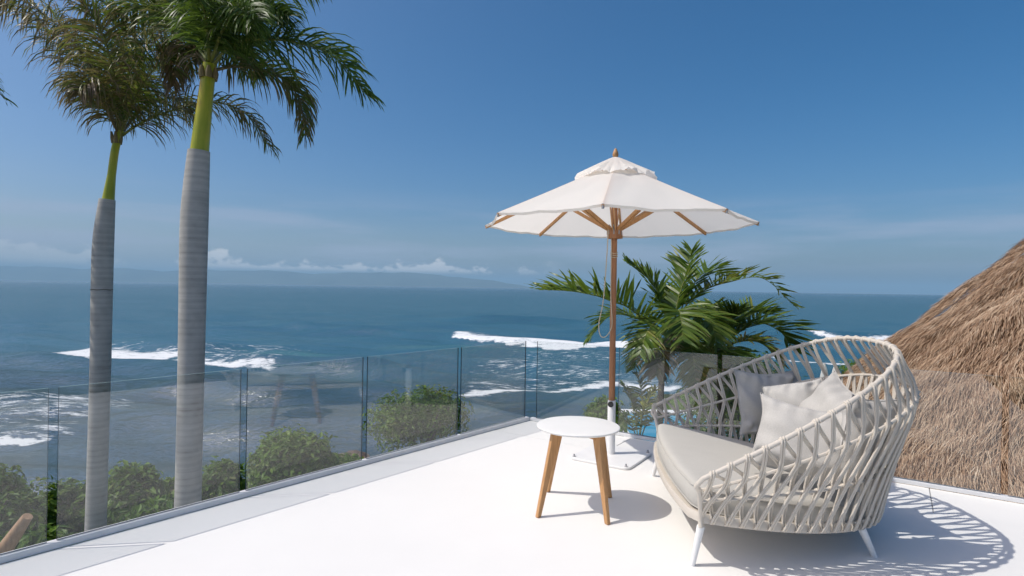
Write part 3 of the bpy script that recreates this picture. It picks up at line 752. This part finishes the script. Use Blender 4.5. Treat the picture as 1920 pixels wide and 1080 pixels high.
# ================================================================== pillows
def pillow(label, c, w, h_, th, rot, seed, group='linen pillows on the daybed'):
    rn = random.Random(seed); N = 44; vs = []; ph = [rn.uniform(0, 6.28) for _ in range(12)]
    for side in (1, -1):
        for j in range(N+1):
            for i in range(N+1):
                x, y = -1+2*i/N, -1+2*j/N
                fx, fy = 1-abs(x)**3.2, 1-abs(y)**3.2
                px, py = x*(1-.11*(1-y*y)*abs(x)**2), y*(1-.11*(1-x*x)*abs(y)**2)
                t_ = th*.5*max(0, fx*fy)**.60
                ed = max(abs(x), abs(y))
                wr = .020*ed**2*math.sin(9*(x*math.cos(ph[0])+y*math.sin(ph[0]))+ph[1])*min(1, fx*fy*3)
                wr += .013*math.sin(5*x+ph[2]+3*y)*math.sin(4*y+ph[3])*min(1, fx*fy*4)
                wr += .017*math.exp(-((x*y-.55)/.12)**2)*math.sin(14*(x-y)+ph[4])*min(1, fx*fy*6)
                wr += .011*math.sin(15*x*(1+.3*y)+ph[5])*abs(y)**2*min(1, fy*5)
                z_ = side*t_+wr
                vs.append((px*w/2+.006*math.sin(4*y+ph[6]), py*h_/2+.008*math.sin(3*x+ph[7]), z_+.02*math.sin(2*x+ph[8])*y))
    n = N+1; fs = []
    for j in range(N):
        for i in range(N):
            a = j*n+i; fs.append((a, a+1, a+n+1, a+n)); a += n*n; fs.append((a, a+n, a+n+1, a+1))
    per = [i for i in range(N)]+[j*n+N for j in range(N)]+[N*n+N-i for i in range(N)]+[(N-j)*n for j in range(N)]
    fs += [(per[k], per[k]+n*n, per[(k+1) % len(per)]+n*n, per[(k+1) % len(per)]) for k in range(len(per))]
    R3 = rot
    b = MB(); b.add([Vector(c)+R3 @ Vector(v) for v in vs], fs)
    o = b.build('pillow', M['linen'], angle=None); tag(o, label, 'pillow', group)
    b = MB(); off = .004; P2 = [Vector(c)+R3 @ Vector(((vs[k][0]+vs[k+n*n][0])/2*1.004, (vs[k][1]+vs[k+n*n][1])/2*1.004, (vs[k][2]+vs[k+n*n][2])/2)) for k in per]
    b.tube(P2+[P2[0]], .0030, 5, cap=False); b.build('seam', M['linen'], o)
    return o
def frame(nrm, up_hint=Vector((0, 0, 1)), roll=0.0):
    """columns: width, height, thickness axes"""
    z_ = Vector(nrm).normalized(); x_ = up_hint.cross(z_).normalized(); y_ = z_.cross(x_)
    m = Matrix((x_, y_, z_)).transposed(); return m @ Matrix.Rotation(roll, 3, 'Z')
pillow('flat shaded grey pillow standing upright against the far side of the daybed', at(1440, 755, 4.42), .50, .50, .13, frame((.05, -1, .20)), 1)
pillow('plump pillow with pointed corner up, right of the flat shaded pillow', at(1494, 768, 4.0), .40, .40, .25, frame((-.60, -.75, .30), roll=.30), 2)
pillow('pillow leaning on the back of the daybed, its corner showing above the front pillow', at(1560, 790, 3.72), .50, .52, .26, frame((-.85, -.30, .45), roll=-.42), 3)
pillow('large creased pillow at the front of the heap, half behind the near rail', at(1512, 826, 3.35), .58, .44, .30, frame((-.50, -.80, .42), roll=-.10), 4)
pillow('pillow behind the woven near side, next to the back corner of the daybed', at(1625, 822, 3.25), .52, .52, .18, frame((-.45, .85, .25), roll=.1), 5)

# ================================================================== palms
def frond(name, root, P, L, w, n, brown=0.2, droop=1.0, plum=0.35, mats=None, rr=.018, seed=0, up=0.25, base=0.12, tip=.35, sweep=0.0):
    """one palm leaf: a tapering rachis with drooping leaflets on both sides"""
    rn = random.Random(seed); C = bez(P, 40); b = MB()
    b.tube(C, [rr*(1-.85*i/39) for i in range(40)], 6, mat=1)
    g = Vector((0, 0, -1))
    for i in range(n):
        t_ = base+(1-base)*(i+rn.random()*.6)/n; x = t_*39; k = min(int(x), 38); p = C[k].lerp(C[k+1], x-k)
        d = (C[min(k+2, 39)]-C[max(k-1, 0)]).normalized()
        sd_ = d.cross(Vector((0, 0, 1)))
        if sd_.length < .2: sd_ = d.cross(Vector((0, 1, 0)))
        sd_.normalize(); nu = sd_.cross(d)
        prof = math.sin(math.pi*min(1, .16+.84*(t_-base)/(1-base)))**.55 if t_ < .9 else .45
        prof = max(prof, tip)
        for sg in (-1, 1):
            ln = L*prof*rn.uniform(.8, 1.12)
            ph_ = up+rn.uniform(-1.7, 1.7)*plum; v = (sd_*sg*math.cos(ph_)+nu*math.sin(ph_)+d*(rn.uniform(.35, .75)*(.6+t_)+sweep)).normalized()
            pts = []; q = p.copy(); S = 5; dr = droop*rn.uniform(.7, 1.3)
            wn_ = v.cross(d).cross(v).normalized() if v.cross(d).length > .05 else sd_
            tw = rn.gauss(0, .35)
            for s_ in range(S+1):
                pts.append((q.copy(), v.copy())); v = (v+g*dr*.36*(s_+.3)/S*1.6).normalized(); q = q+v*ln/S
            vs = []; ti = []
            br = min(1, max(0, rn.gauss(brown, .14)))
            for s_, (q, v) in enumerate(pts):
                a = wn_-v*wn_.dot(v); a = a.normalized() if a.length > .01 else sd_
                a = (Matrix.Rotation(tw+.25*s_*rn.uniform(-1, 1), 3, v) @ a)
                ww = w*(.60, 1, 1, .88, .60, .08)[s_]*rn.uniform(.9, 1.1)
                vs += [q-a*ww/2, q+a*ww/2]; x_ = br+.32*max(0, (s_-2)/S)*(.4+brown*1.2); ti += [x_, x_]
            b.add(vs, [(2*s_, 2*s_+1, 2*s_+3, 2*s_+2) for s_ in range(S)], 0, ti)
    return b.build(name, mats or [M['palm_leaf'], M['rachis']], root, angle=None)
def px(Y, *pts): return [at(x, y, Y+dy) for x, y, dy in pts]
def palm_trunk(root, keys, Y, zb, name='trunk', mat='bark'):
    """keys: (pixel x, pixel y, radius)"""
    C = [(at(x, y, Y), r) for x, y, r in keys]
    e = C[0][0]-C[1][0]; e = e/abs(e.z) if abs(e.z) > 1e-6 else Vector((0, 0, -1)); q = C[0][0]
    C = [(Vector((q.x+e.x*(q.z-zb)*.6, q.y, zb)), C[0][1]*1.10)]+C
    P = bez([p for p, _ in C], 60); Rr = [v.x for v in bez([Vector((r, 0, 0)) for _, r in C], 60)]
    b = MB(); b.tube(P, [r*(1+.004*math.sin(i*2.3)) for i, r in enumerate(Rr)], 28); o = b.build(name, M[mat], root, angle=60); return o, P
G = 'royal palms beside the terrace'
YR = 7.8
rp1 = empty('royal_palm', at(352, 960, YR)*1.0, 'thick grey royal palm with bright green crownshaft, right of the slimmer palm', 'palm tree', G)
rp1.location.z = GARDEN_Z
palm_trunk(rp1, [(351, 1000, .166), (356, 800, .162), (360, 620, .166), (364, 430, .174), (368, 350, .160), (373, 283, .138)], YR, GARDEN_Z-.2)
b = MB(); C = bez(px(YR, (374, 284, 0), (380, 230, 0), (387, 170, 0), (393, 120, 0)), 24); b.tube(C, [.118-.036*(i/23)**.9 for i in range(24)], 20); cs = b.build('crown_shaft', M['shaft'], rp1)
b = MB()
for k in range(6):      # old leaf bases round the neck
    a = k*1.05; p = C[20]+Vector((math.cos(a)*.08, math.sin(a)*.08, -.06)); b.tube([p, p+Vector((math.cos(a)*.015, math.sin(a)*.015, .07)), p+Vector((math.cos(a)*.02, math.sin(a)*.02, .15))], [.045, .045, .018], 8)
b.build('leaf_base', M['rachis_old'], cs)
FR = [  # control points, leaflet length, brown, droop
 ([(396,125,0),(437,81,-.1),(493,74,-.2),(563,81,-.25),(630,110,-.3),(689,180,-.3)], .56, .14, .75),
 ([(398,132,0),(450,125,.4),(520,142,.7),(560,185,.8),(573,252,.8)], .46, .55, 1.1),
 ([(395,112,0),(430,45,-.3),(485,8,-.5),(540,30,-.6)], .50, .12, .6),
 ([(392,110,0),(385,40,0),(380,-60,.1),(395,-150,.2)], .55, .12, .5),
 ([(392,115,0),(388,55,-.5),(380,10,-1.0),(365,-10,-1.6)], .50, .10, .6),
 ([(389,114,0),(340,50,.2),(280,12,.3),(215,28,.4)], .52, .40, .9),
 ([(389,120,0),(355,85,.5),(335,100,.8),(326,160,.9)], .42, .85, 1.3),
 ([(395,110,0),(440,20,.9),(480,-60,1.6)], .55, .15, .7),
 ([(390,110,0),(340,-20,.5),(280,-80,.8)], .55, .30, .8),
 ([(396,112,0),(450,30,.1),(520,-28,.3),(600,-30,.5)], .55, .14, .7),
 ([(396,116,0),(420,50,-.6),(450,20,-1.1),(480,40,-1.4)], .46, .15, .7),
 ([(396,114,0),(425,80,.8),(455,90,1.3),(480,140,1.6)], .50, .22, .9),
 ([(390,112,0),(372,30,.8),(340,-10,1.4),(300,30,1.9)], .52, .35, .9)]
for i, (P, L, br, dr) in enumerate(FR):
    frond('frond', rp1, px(YR, *P), L*1.34, .025, 128, br, dr*1.25, .60, [M['palm_leaf'], M['rachis_old' if br > .5 else 'rachis']], .024, 100+i, .30, .10, .40, .25)
YL = 9.0
rp2 = empty('royal_palm', at(178, 1000, YL), 'slimmer grey royal palm with browned wind-blown fronds and narrow green crownshaft', 'palm tree', G)
rp2.location.z = GARDEN_Z
palm_trunk(rp2, [(178, 1040, .146), (182, 900, .141), (188, 700, .141), (191, 545, .146), (194, 450, .143), (201, 374, .111)], YL, GARDEN_Z-.2)
b = MB(); rc_ = at(190.7, 543, YL); b.tube([rc_+Vector((math.cos(a*.209)*.1465, math.sin(a*.209)*.1465, .004*math.sin(a))) for a in range(31)], .006, 6, cap=False); b.build('leaf_scar', M['stem'], rp2)
b = MB(); C = bez(px(YL, (203, 374, 0), (209, 330, 0), (216, 280, 0), (226, 245, 0)), 24); b.tube(C, [.086-.024*min(1, i/8)-.002*i/23*4 for i in range(24)], 16); cs = b.build('crown_shaft', M['shaft'], rp2)
b = MB()
for k in range(5):
    a = k*1.26; p = C[18]+Vector((math.cos(a)*.045, math.sin(a)*.045, -.02)); b.tube([p, p+Vector((math.cos(a)*.015, math.sin(a)*.015, .08)), p+Vector((math.cos(a)*.03, math.sin(a)*.03, .18))], [.032, .03, .014], 8)
b.build('leaf_base', M['rachis_old'], cs)
FL = [
 ([(228,255,0),(262,232,-.1),(320,208,-.1),(400,192,0),(462,215,.1),(507,277,.1)], .52, .48, .9),
 ([(222,250,0),(205,215,.1),(178,155,.2),(140,107,.3),(74,44,.5),(5,7,.7)], .62, .50, 1.2),
 ([(225,250,0),(228,190,0),(229,130,0),(231,50,0)], .50, .30, 1.5),
 ([(228,248,0),(260,170,-.3),(310,110,-.5),(372,90,-.6)], .55, .35, 1.1),
 ([(226,248,0),(240,150,.6),(280,60,1.0),(335,25,1.2)], .58, .30, 1.1),
 ([(222,248,0),(215,150,-.5),(190,60,-.9),(150,0,-1.0)], .60, .50, 1.2),
 ([(222,248,0),(190,170,.8),(150,90,1.3),(80,0,1.7)], .60, .40, 1.1),
 ([(228,250,0),(270,200,.6),(330,185,1.1),(372,215,1.4)], .50, .55, 1.2),
 ([(224,245,0),(230,120,.3),(210,20,.5),(150,-50,.7)], .60, .30, 1.0),
 ([(222,250,0),(196,200,-.5),(170,160,-.8),(150,170,-1.0)], .50, .55, 1.3),
 ([(226,248,0),(262,120,.2),(300,20,.4),(290,-60,.5)], .6, .45, 1.1),
 ([(221,250,0),(185,150,-.1),(120,60,-.3),(40,0,-.4),(-30,-10,-.5)], .62, .62, 1.25)]
for i, (P, L, br, dr) in enumerate(FL):
    frond('frond', rp2, px(YL, *P), L*1.34, .022, 108, br+.10, dr*1.55, .50, [M['palm_leaf'], M['rachis_old' if br > .5 else 'rachis']], .022, 200+i, .20, .14, .40, .15)
rp3 = empty('royal_palm', at(-260, 1000, 8.6), 'royal palm at the left border of the photo, only green frond tips in view', 'palm tree', G)
rp3.location.z = GARDEN_Z
palm_trunk(rp3, [(-262, 1040, .19), (-255, 700, .185), (-250, 430, .18), (-246, 300, .14), (-243, 190, .10)], 8.6, GARDEN_Z-.2)
for i, (P, L, br, dr) in enumerate([([(-243,185,0),(-180,90,0),(-90,80,0),(8,185,0)], .5, .12, .7), ([(-243,185,0),(-200,40,.5),(-150,-20,1),(-70,0,1.4)], .5, .15, .7),
        ([(-243,185,0),(-290,60,0),(-380,60,0),(-450,150,0)], .5, .2, .7), ([(-243,185,0),(-240,60,-.8),(-230,60,-1.6),(-220,140,-2.2)], .5, .2, .7), ([(-243,185,0),(-250,20,.2),(-255,-60,.3)], .5, .15, .6)]):
    frond('frond', rp3, px(8.6, *P), L, .028, 70, br, dr, .4, None, .022, 300+i)

# clustered palms behind the parasol
GS = 'small palms beyond the terrace corner'
Y1 = 11.2
sp1 = empty('small_palm', at(1246, 1040, Y1), 'bushy small palm with broad leaflets right behind the parasol pole', 'palm tree', GS); sp1.location.z = GARDEN_Z
palm_trunk(sp1, [(1237, 800, .062), (1240, 720, .058), (1246, 660, .055), (1258, 622, .06)], Y1, GARDEN_Z-.1, mat='stem')
S1 = [
 ([(1258,630,0),(1220,607,-.2),(1160,567,-.4),(1085,548,-.6),(1016,543,-.7)], .80, .20, .35, .055, .30),
 ([(1255,635,0),(1200,600,.5),(1145,592,.8),(1100,640,.9)], .52, .20, .6, .045, .2),
 ([(1258,625,0),(1240,570,.2),(1222,530,.3),(1176,492,.4)], .55, .18, .4, .06, .3),
 ([(1262,625,0),(1272,560,.1),(1288,510,.15),(1297,468,.2)], .55, .16, .4, .05, .3),
 ([(1265,630,0),(1285,575,.1),(1320,545,.2),(1363,530,.3),(1430,522,.3),(1492,576,.3)], .50, .36, .5, .04, .4),
 ([(1262,628,0),(1268,585,-.6),(1276,590,-1.1),(1280,640,-1.4)], .55, .25, .9, .05, .2),
 ([(1260,628,0),(1240,600,-.6),(1215,620,-1.0),(1200,665,-1.2)], .50, .25, .9, .045, .2),
 ([(1265,630,0),(1300,590,-.3),(1330,600,-.7),(1345,650,-.9)], .50, .25, .8, .05, .2),
 ([(1262,625,0),(1290,550,.4),(1325,510,.6),(1372,520,.8)], .50, .22, .5, .045, .3),
 ([(1258,632,0),(1232,625,.5),(1205,650,.8),(1190,690,1)], .45, .35, .9, .04, .2),
 ([(1264,632,0),(1290,640,-.5),(1300,670,-.8),(1304,715,-1)], .45, .30, 1.0, .05, .2),
 ([(1260,632,0),(1245,640,-.5),(1236,665,-.8),(1230,705,-.9)], .42, .75, 1.1, .05, .2)]
for i, (P, L, br, dr, w, u) in enumerate(S1): frond('frond', sp1, px(Y1, *P), L*1.3, w*1.05, 42, br-.03, dr*.40, .16, [M['fan_leaf'], M['rachis']], .016, 400+i, u, .22)
Y2 = 11.9
sp2 = empty('small_palm', at(1350, 1040, Y2), 'lower dark small palm with yellowing fronds above the far rail of the daybed', 'palm tree', GS); sp2.location.z = GARDEN_Z
palm_trunk(sp2, [(1352, 800, .062), (1351, 740, .06), (1350, 690, .058), (1349, 652, .06)], Y2, GARDEN_Z-.1, mat='stem')
S2 = [
 ([(1350,655,0),(1380,627,0),(1423,606,0),(1463,622,0),(1482,650,0)], .78, .20, .35, .055, .4),
 ([(1348,650,0),(1375,612,.3),(1410,585,.5),(1440,590,.6)], .55, .16, .4, .05, .4),
 ([(1350,655,0),(1390,640,-.4),(1430,645,-.6),(1462,680,-.7)], .5, .55, .7, .045, .3),
 ([(1346,650,0),(1330,610,.2),(1338,570,.5)], .5, .15, .5, .05, .3),
 ([(1345,655,0),(1310,630,-.3),(1282,655,-.5)], .5, .2, .8, .05, .3),
 ([(1350,655,0),(1365,605,-.2),(1385,580,-.4)], .5, .2, .6, .05, .3),
 ([(1350,658,0),(1378,665,.5),(1420,700,.8)], .5, .2, .8, .05, .2),
 ([(1350,656,0),(1335,650,.6),(1300,680,1.0)], .5, .1, .9, .05, .2),
 ([(1350,656,0),(1365,655,-.6),(1380,690,-1.0),(1384,740,-1.2)], .5, .15, .9, .05, .2),
 ([(1350,656,0),(1340,660,-.6),(1325,690,-1.0),(1318,735,-1.2)], .5, .1, .9, .05, .2)]
for i, (P, L, br, dr, w, u) in enumerate(S2): frond('frond', sp2, px(Y2, *P), L*1.3, w*1.05, 40, br-.06, dr*.40, .16, [M['fan_leaf'], M['rachis']], .016, 500+i, u, .2)
Y3 = 10.2
sp3 = empty('small_palm', at(1200, 1000, Y3), 'young palm with a yellow frond seen through the glass at the parasol base', 'palm tree', GS); sp3.location.z = GARDEN_Z
palm_trunk(sp3, [(1197, 950, .045), (1197, 880, .045), (1198, 830, .045)], Y3, GARDEN_Z-.1, mat='stem')
for i, (P, m) in enumerate([([(1198,835,0),(1202,790,0),(1216,750,0),(1230,728,0)], 'y'), ([(1198,835,0),(1190,780,.1),(1180,740,.1),(1165,720,.1)], 'g'), ([(1198,835,0),(1205,770,.3),(1200,720,.4),(1190,700,.4)], 'g'),
        ([(1198,835,0),(1185,800,-.3),(1170,790,-.5),(1160,810,-.6)], 'g'), ([(1198,835,0),(1215,790,.3),(1240,780,.5),(1262,800,.6)], 'g')]):
    frond('frond', sp3, px(Y3, *P), .34, .04, 26, .45 if m == 'y' else .15, .5, .2, [M['yellow_leaf'], M['rachis']] if m == 'y' else None, .013, 600+i, .3, .25)

# ================================================================== shrubs
def crown_mesh(seed, n, lobes, leaf_s, flat=1.0):
    rn = np.random.default_rng(seed)
    k = rn.integers(0, len(lobes), n); Lb = np.array(lobes)
    d = rn.normal(size=(n, 3)); d /= np.linalg.norm(d, axis=1)[:, None]
    r = rn.random(n)**.22
    lump = 1+.20*np.sin(d[:, 0]*7+seed)*np.sin(d[:, 1]*6+1)+.14*np.sin(d[:, 2]*9+seed*2)
    p = Lb[k, :3]+d*(Lb[k, 3:6]*(r*lump)[:, None])+rn.normal(size=(n, 3))*.045
    keep = p[:, 2] > .03; p = p[keep]; d = d[keep]; m = len(p)
    nr_ = d+rn.normal(size=(m, 3))*.55+np.array([0, 0, .35]); nr_ /= np.linalg.norm(nr_, axis=1)[:, None]
    a = np.cross(nr_, rn.normal(size=(m, 3))); a /= np.linalg.norm(a, axis=1)[:, None]; bb = np.cross(nr_, a)
    s = leaf_s*rn.uniform(.7, 1.3, m)[:, None]
    V = np.stack([p-a*s*.9, p-bb*s*.42+nr_*s*.08, p+a*s*.9-nr_*s*.2, p+bb*s*.42+nr_*s*.08], 1).reshape(-1, 3)
    F = np.arange(4*m).reshape(-1, 4); ti = np.clip(rn.normal(.38, .16, m)+.12*np.sin(p[:, 0]*4+seed)*np.sin(p[:, 1]*5), 0, .92)
    return V, F, np.repeat(ti, 4)
def shrub(label, base_pt, W_, H_, D_, seed, n=5200, leaf_s=.085, stem_h=.5, group='shrubs below the railing', dead=0.0):
    root = empty('shrub', base_pt, label, 'shrub', group)
    rn = random.Random(seed); lobes = []
    for k in range(13):
        a = rn.uniform(0, 6.28); q = rn.random()**.5*.72
        lx, ly = math.cos(a)*q*W_/2, math.sin(a)*q*D_/2; s_ = rn.uniform(.30, .56)
        top = 1-.45*q*q
        rz = min(H_, W_)*rn.uniform(.22, .36); lobes.append((lx, ly, stem_h+(H_-stem_h)*top*.98-rz, s_*W_/2, s_*D_/2, rz))
    lobes.append((0, 0, stem_h+(H_-stem_h)*.42, W_*.42, D_*.42, (H_-stem_h)*.5))
    V, F, ti = crown_mesh(seed, n, lobes, leaf_s)
    o = mesh_np('crown', V, F, M['bush_leaf'], {'tint': ti+dead}, False); o.parent = root
    b = MB()
    for k in range(5):
        a = k*1.26+seed; x, y = math.cos(a), math.sin(a)
        P = bez([Vector((x*.08, y*.08, -.15)), Vector((x*.16, y*.16, H_*.25)), Vector((x*W_*.20, y*D_*.2, H_*.55)), Vector((x*W_*.3, y*D_*.3, H_*.78))], 10)
        b.tube([Vector(root.location)+p for p in P], [.05*(1-.08*i) for i in range(10)], 6)
    b.build('trunk', M['stem'], root)
    return root
def shrub_px(label, x0, x1, ytop, Y, seed, D_=None, base_z=GARDEN_Z, group='shrubs below the railing', **k):
    a, c_ = at(x0, ytop, Y), at(x1, ytop, Y); W_ = (c_.x-a.x); m = (a+c_)/2
    return shrub(label, (m.x, Y, base_z), W_, m.z-base_z, D_ or W_*.9, seed, group=group, **k)
shrub_px('dark green shrub cut off by the left border of the photo, behind the glass', -150, 80, 868, 9.6, 11)
shrub_px('leafy shrub behind the slim left palm trunk, seen through the glass', 55, 205, 905, 10.4, 12)
shrub_px('tall leafy shrub between the two grey palm trunks', 185, 312, 866, 10.2, 13)
shrub_px('low pale shrub at the foot of the nearer palm trunk', 285, 345, 896, 11.6, 14, n=3000)
shrub_px('green shrub just right of the nearer palm trunk', 362, 470, 864, 11.4, 15)
shrub_px('big rounded light green shrub left of the middle of the glass railing', 445, 640, 806, 13.2, 16, n=8000)
shrub_px('low spreading shrub trailing right from the big rounded shrub', 588, 690, 846, 14.2, 17, n=3500, dead=.15)
shrub_px('round bushy tree standing alone at the shore, near the middle of the glass', 694, 888, 724, 17.0, 18, n=8500, stem_h=1.05, leaf_s=.07)
shrub_px('small shrub seen through the glass just left of the white parasol tube', 1096, 1182, 742, 17.5, 19, n=3500)
shrub_px('low brownish shrub in the bottom left corner, nearest to the railing', -60, 140, 985, 7.0, 20, n=5000)
shrub_px('low shrub under the tall one between the palm trunks', 225, 380, 935, 8.6, 21, n=4500)
shrub_px('dark shrub filling the space under the two small palms', 1270, 1500, 655, 15.5, 22, n=7500, group='shrubs beyond the pool side', dead=-.18)
shrub_px('green shrub poking out from behind the thatched roof', 1655, 1760, 622, 22.0, 23, n=3500, group='shrubs beyond the pool side')
shrub_px('distant shrub seen through the rope weave of the daybed back', 1585, 1690, 652, 24.0, 24, n=3500, group='shrubs beyond the pool side')
# shore rocks
for i, (x, y, Y, s_) in enumerate([(640, 862, 17.6, .35), (662, 858, 17.9, .42), (684, 862, 17.7, .3), (318, 905, 14.6, .35), (335, 900, 14.9, .3)]):
    p = at(x, y, Y); bm = bmesh.new(); bmesh.ops.create_icosphere(bm, subdivisions=3, radius=1)
    rn = random.Random(40+i); q = [rn.uniform(0, 6) for _ in range(4)]
    for v in bm.verts:
        k_ = 1+.22*math.sin(v.co.x*3+q[0])*math.sin(v.co.y*3.3+q[1])+.14*math.sin(v.co.z*6+q[2]+v.co.x*4)
        v.co = Vector((v.co.x*s_*1.5*k_, v.co.y*s_*1.1*k_, v.co.z*s_*.7*k_))
    me = bpy.data.meshes.new('rock'); bm.to_mesh(me); bm.free(); me.materials.append(M['rock'])
    o = bpy.data.objects.new('rock', me); COL.objects.link(o); o.location = (p.x, p.y, GARDEN_Z-.05)
    tag(o, ('brown rock beside the big rounded shrub, left one of three', 'largest brown rock beside the big rounded shrub, middle of three', 'brown rock beside the big rounded shrub, right one of three', 'brown rock by the foot of the nearer palm trunk, left of two', 'brown rock by the foot of the nearer palm trunk, right of two')[i], 'rock', 'rocks on the bank')

# curved wooden pole outside the glass, bottom left
b = MB(); Yw = 3.45
C = bez([at(-120, 1500, Yw+.5), at(-40, 1130, Yw+.1), at(4, 1040, Yw), at(30, 1000, Yw), at(52, 968, Yw)], 30)
C = [Vector((C[0].x-.2, C[0].y+.3, GARDEN_Z))]+C
b.tube(C, [.055]+[.050-.022*(i/29)**2 for i in range(30)], 10); tag(b.build('wooden_pole', M['weathered']), 'curved light wooden pole leaning outside the glass in the bottom left corner', 'pole')

# ================================================================== thatched roof
TX, TY, TR, TZA, TZE = 12.0, 8.5, 7.2, 5.5, -1.34
th_root = empty('thatched_roof', (TX, TY, GARDEN_Z), 'conical brown thatched roof rising beside the terrace on the right', 'thatched roof')
def cone_z(r): return TZA-(TZA-TZE)*(r/TR)
b = MB(); n = 64; vs = []
for r in (0.05, 2, 4, 6, TR): vs += [(TX+r*math.cos(2*math.pi*k/n), TY+r*math.sin(2*math.pi*k/n), cone_z(r)-.16) for k in range(n)]
vs += [(TX+(TR-.1)*math.cos(2*math.pi*k/n), TY+(TR-.1)*math.sin(2*math.pi*k/n), TZE-.4) for k in range(n)]
b.add(vs, [(j*n+k, j*n+(k+1) % n, (j+1)*n+(k+1) % n, (j+1)*n+k) for j in range(5) for k in range(n)]); b.build('roof_core', M['thatch_core'], th_root)
ns = 210000; rn = np.random.default_rng(5)
ac = math.atan2(-TY, -TX)
an = ac+rn.uniform(-1.55, 1.55, ns); rr2 = np.sqrt(rn.uniform(.4**2, TR**2, ns))
lump = .04*np.sin(an*23+rr2*1.1)+.035*np.sin(rr2*5.2+an*7)+.02*np.sin(an*61+rr2*9)+.045
lay = rn.random(ns)
ln = rn.uniform(.09, .27, ns); wd = rn.uniform(.003, .0080, ns)*np.where(rn.random(ns) < .06, 1.7, 1)
er = np.stack([np.cos(an), np.sin(an)], 1); et = np.stack([-np.sin(an), np.cos(an)], 1)
sl = (TZA-TZE)/TR; cs_ = 1/math.sqrt(1+sl*sl)
P0 = np.stack([TX+rr2*er[:, 0], TY+rr2*er[:, 1], cone_z(rr2)], 1)
dn = np.stack([er[:, 0]*cs_, er[:, 1]*cs_, np.full(ns, -sl*cs_)], 1)
nm = np.stack([er[:, 0]*sl*cs_, er[:, 1]*sl*cs_, np.full(ns, cs_)], 1)
tg = np.stack([et[:, 0], et[:, 1], np.zeros(ns)], 1)
ski = .50+rn.normal(0, .27, ns)+.12*np.sin(an*31+rr2*2.2)+.16*np.sin(rr2*5+an*13)
d1 = dn+tg*ski[:, None]+nm*(rn.normal(.10, .13, ns))[:, None]; d1 /= np.linalg.norm(d1, axis=1)[:, None]
P0 = P0+nm*(-.07+lump+.07*lay)[:, None]
P1 = P0+d1*(ln*.55)[:, None]; P2 = P1+(d1-nm*.10+tg*rn.normal(0, .12, ns)[:, None]+np.array([0, 0, -.10]))*(ln*.45)[:, None]
wv_ = np.cross(d1, nm+rn.normal(size=(ns, 3))*.4); wv_ /= np.linalg.norm(wv_, axis=1)[:, None]
h2 = (wd*.5)[:, None]
V = np.stack([P0-wv_*h2, P0+wv_*h2, P1+wv_*h2, P1-wv_*h2, P2], 1).reshape(-1, 3)
b5 = np.arange(ns)*5
Ft = np.concatenate([np.stack([b5, b5+1, b5+2], 1), np.stack([b5, b5+2, b5+3], 1), np.stack([b5+3, b5+2, b5+4], 1)])
ti = np.clip(rn.normal(.50, .20, ns)+.10*(lay-.5), 0, 1)
o = mesh_np('thatch', V, Ft, M['thatch'], {'tint': np.repeat(ti, 5)}, False); o.parent = th_root
o.location = (-TX, -TY, -GARDEN_Z); tag(o, kind='stuff')
for k in range(8):
    a = ac+k*math.pi/4+.2; b = MB(); r = TR-1.1
    b.tube([(TX+r*math.cos(a), TY+r*math.sin(a), GARDEN_Z-.1), (TX+r*math.cos(a), TY+r*math.sin(a), cone_z(r)-.15)], .11, 10); b.build('post', M['weathered'], th_root)
# closed white parasols by the pool
for i, (x, lab) in enumerate(((1546, 'closed white parasol by the pool, seen through the daybed back, left one of two'), (1566, 'closed white parasol by the pool, seen through the daybed back, right one of two'))):
    p = at(x, 681+3*i, 25.0+i*.4); root = empty('closed_parasol', (p.x, p.y, GARDEN_Z), lab, 'parasol', 'closed white parasols by the pool')
    b = MB(); zt = p.z; b.tube([(p.x, p.y, GARDEN_Z), (p.x, p.y, zt)], .03, 8); b.build('pole', M['teak_dark'], root)
    b = MB(); b.lathe([(.05, zt-1.35), (.20, zt-1.3), (.16, zt-.9), (.17, zt-.6), (.11, zt-.25), (.03, zt)], (p.x, p.y), 14); b.build('folded_canopy', M['canvas'], root)
    b = MB(); b.box((p.x, p.y, GARDEN_Z+.13), (.6, .6, .1)); b.build('base_plate', M['white_paint'], root)
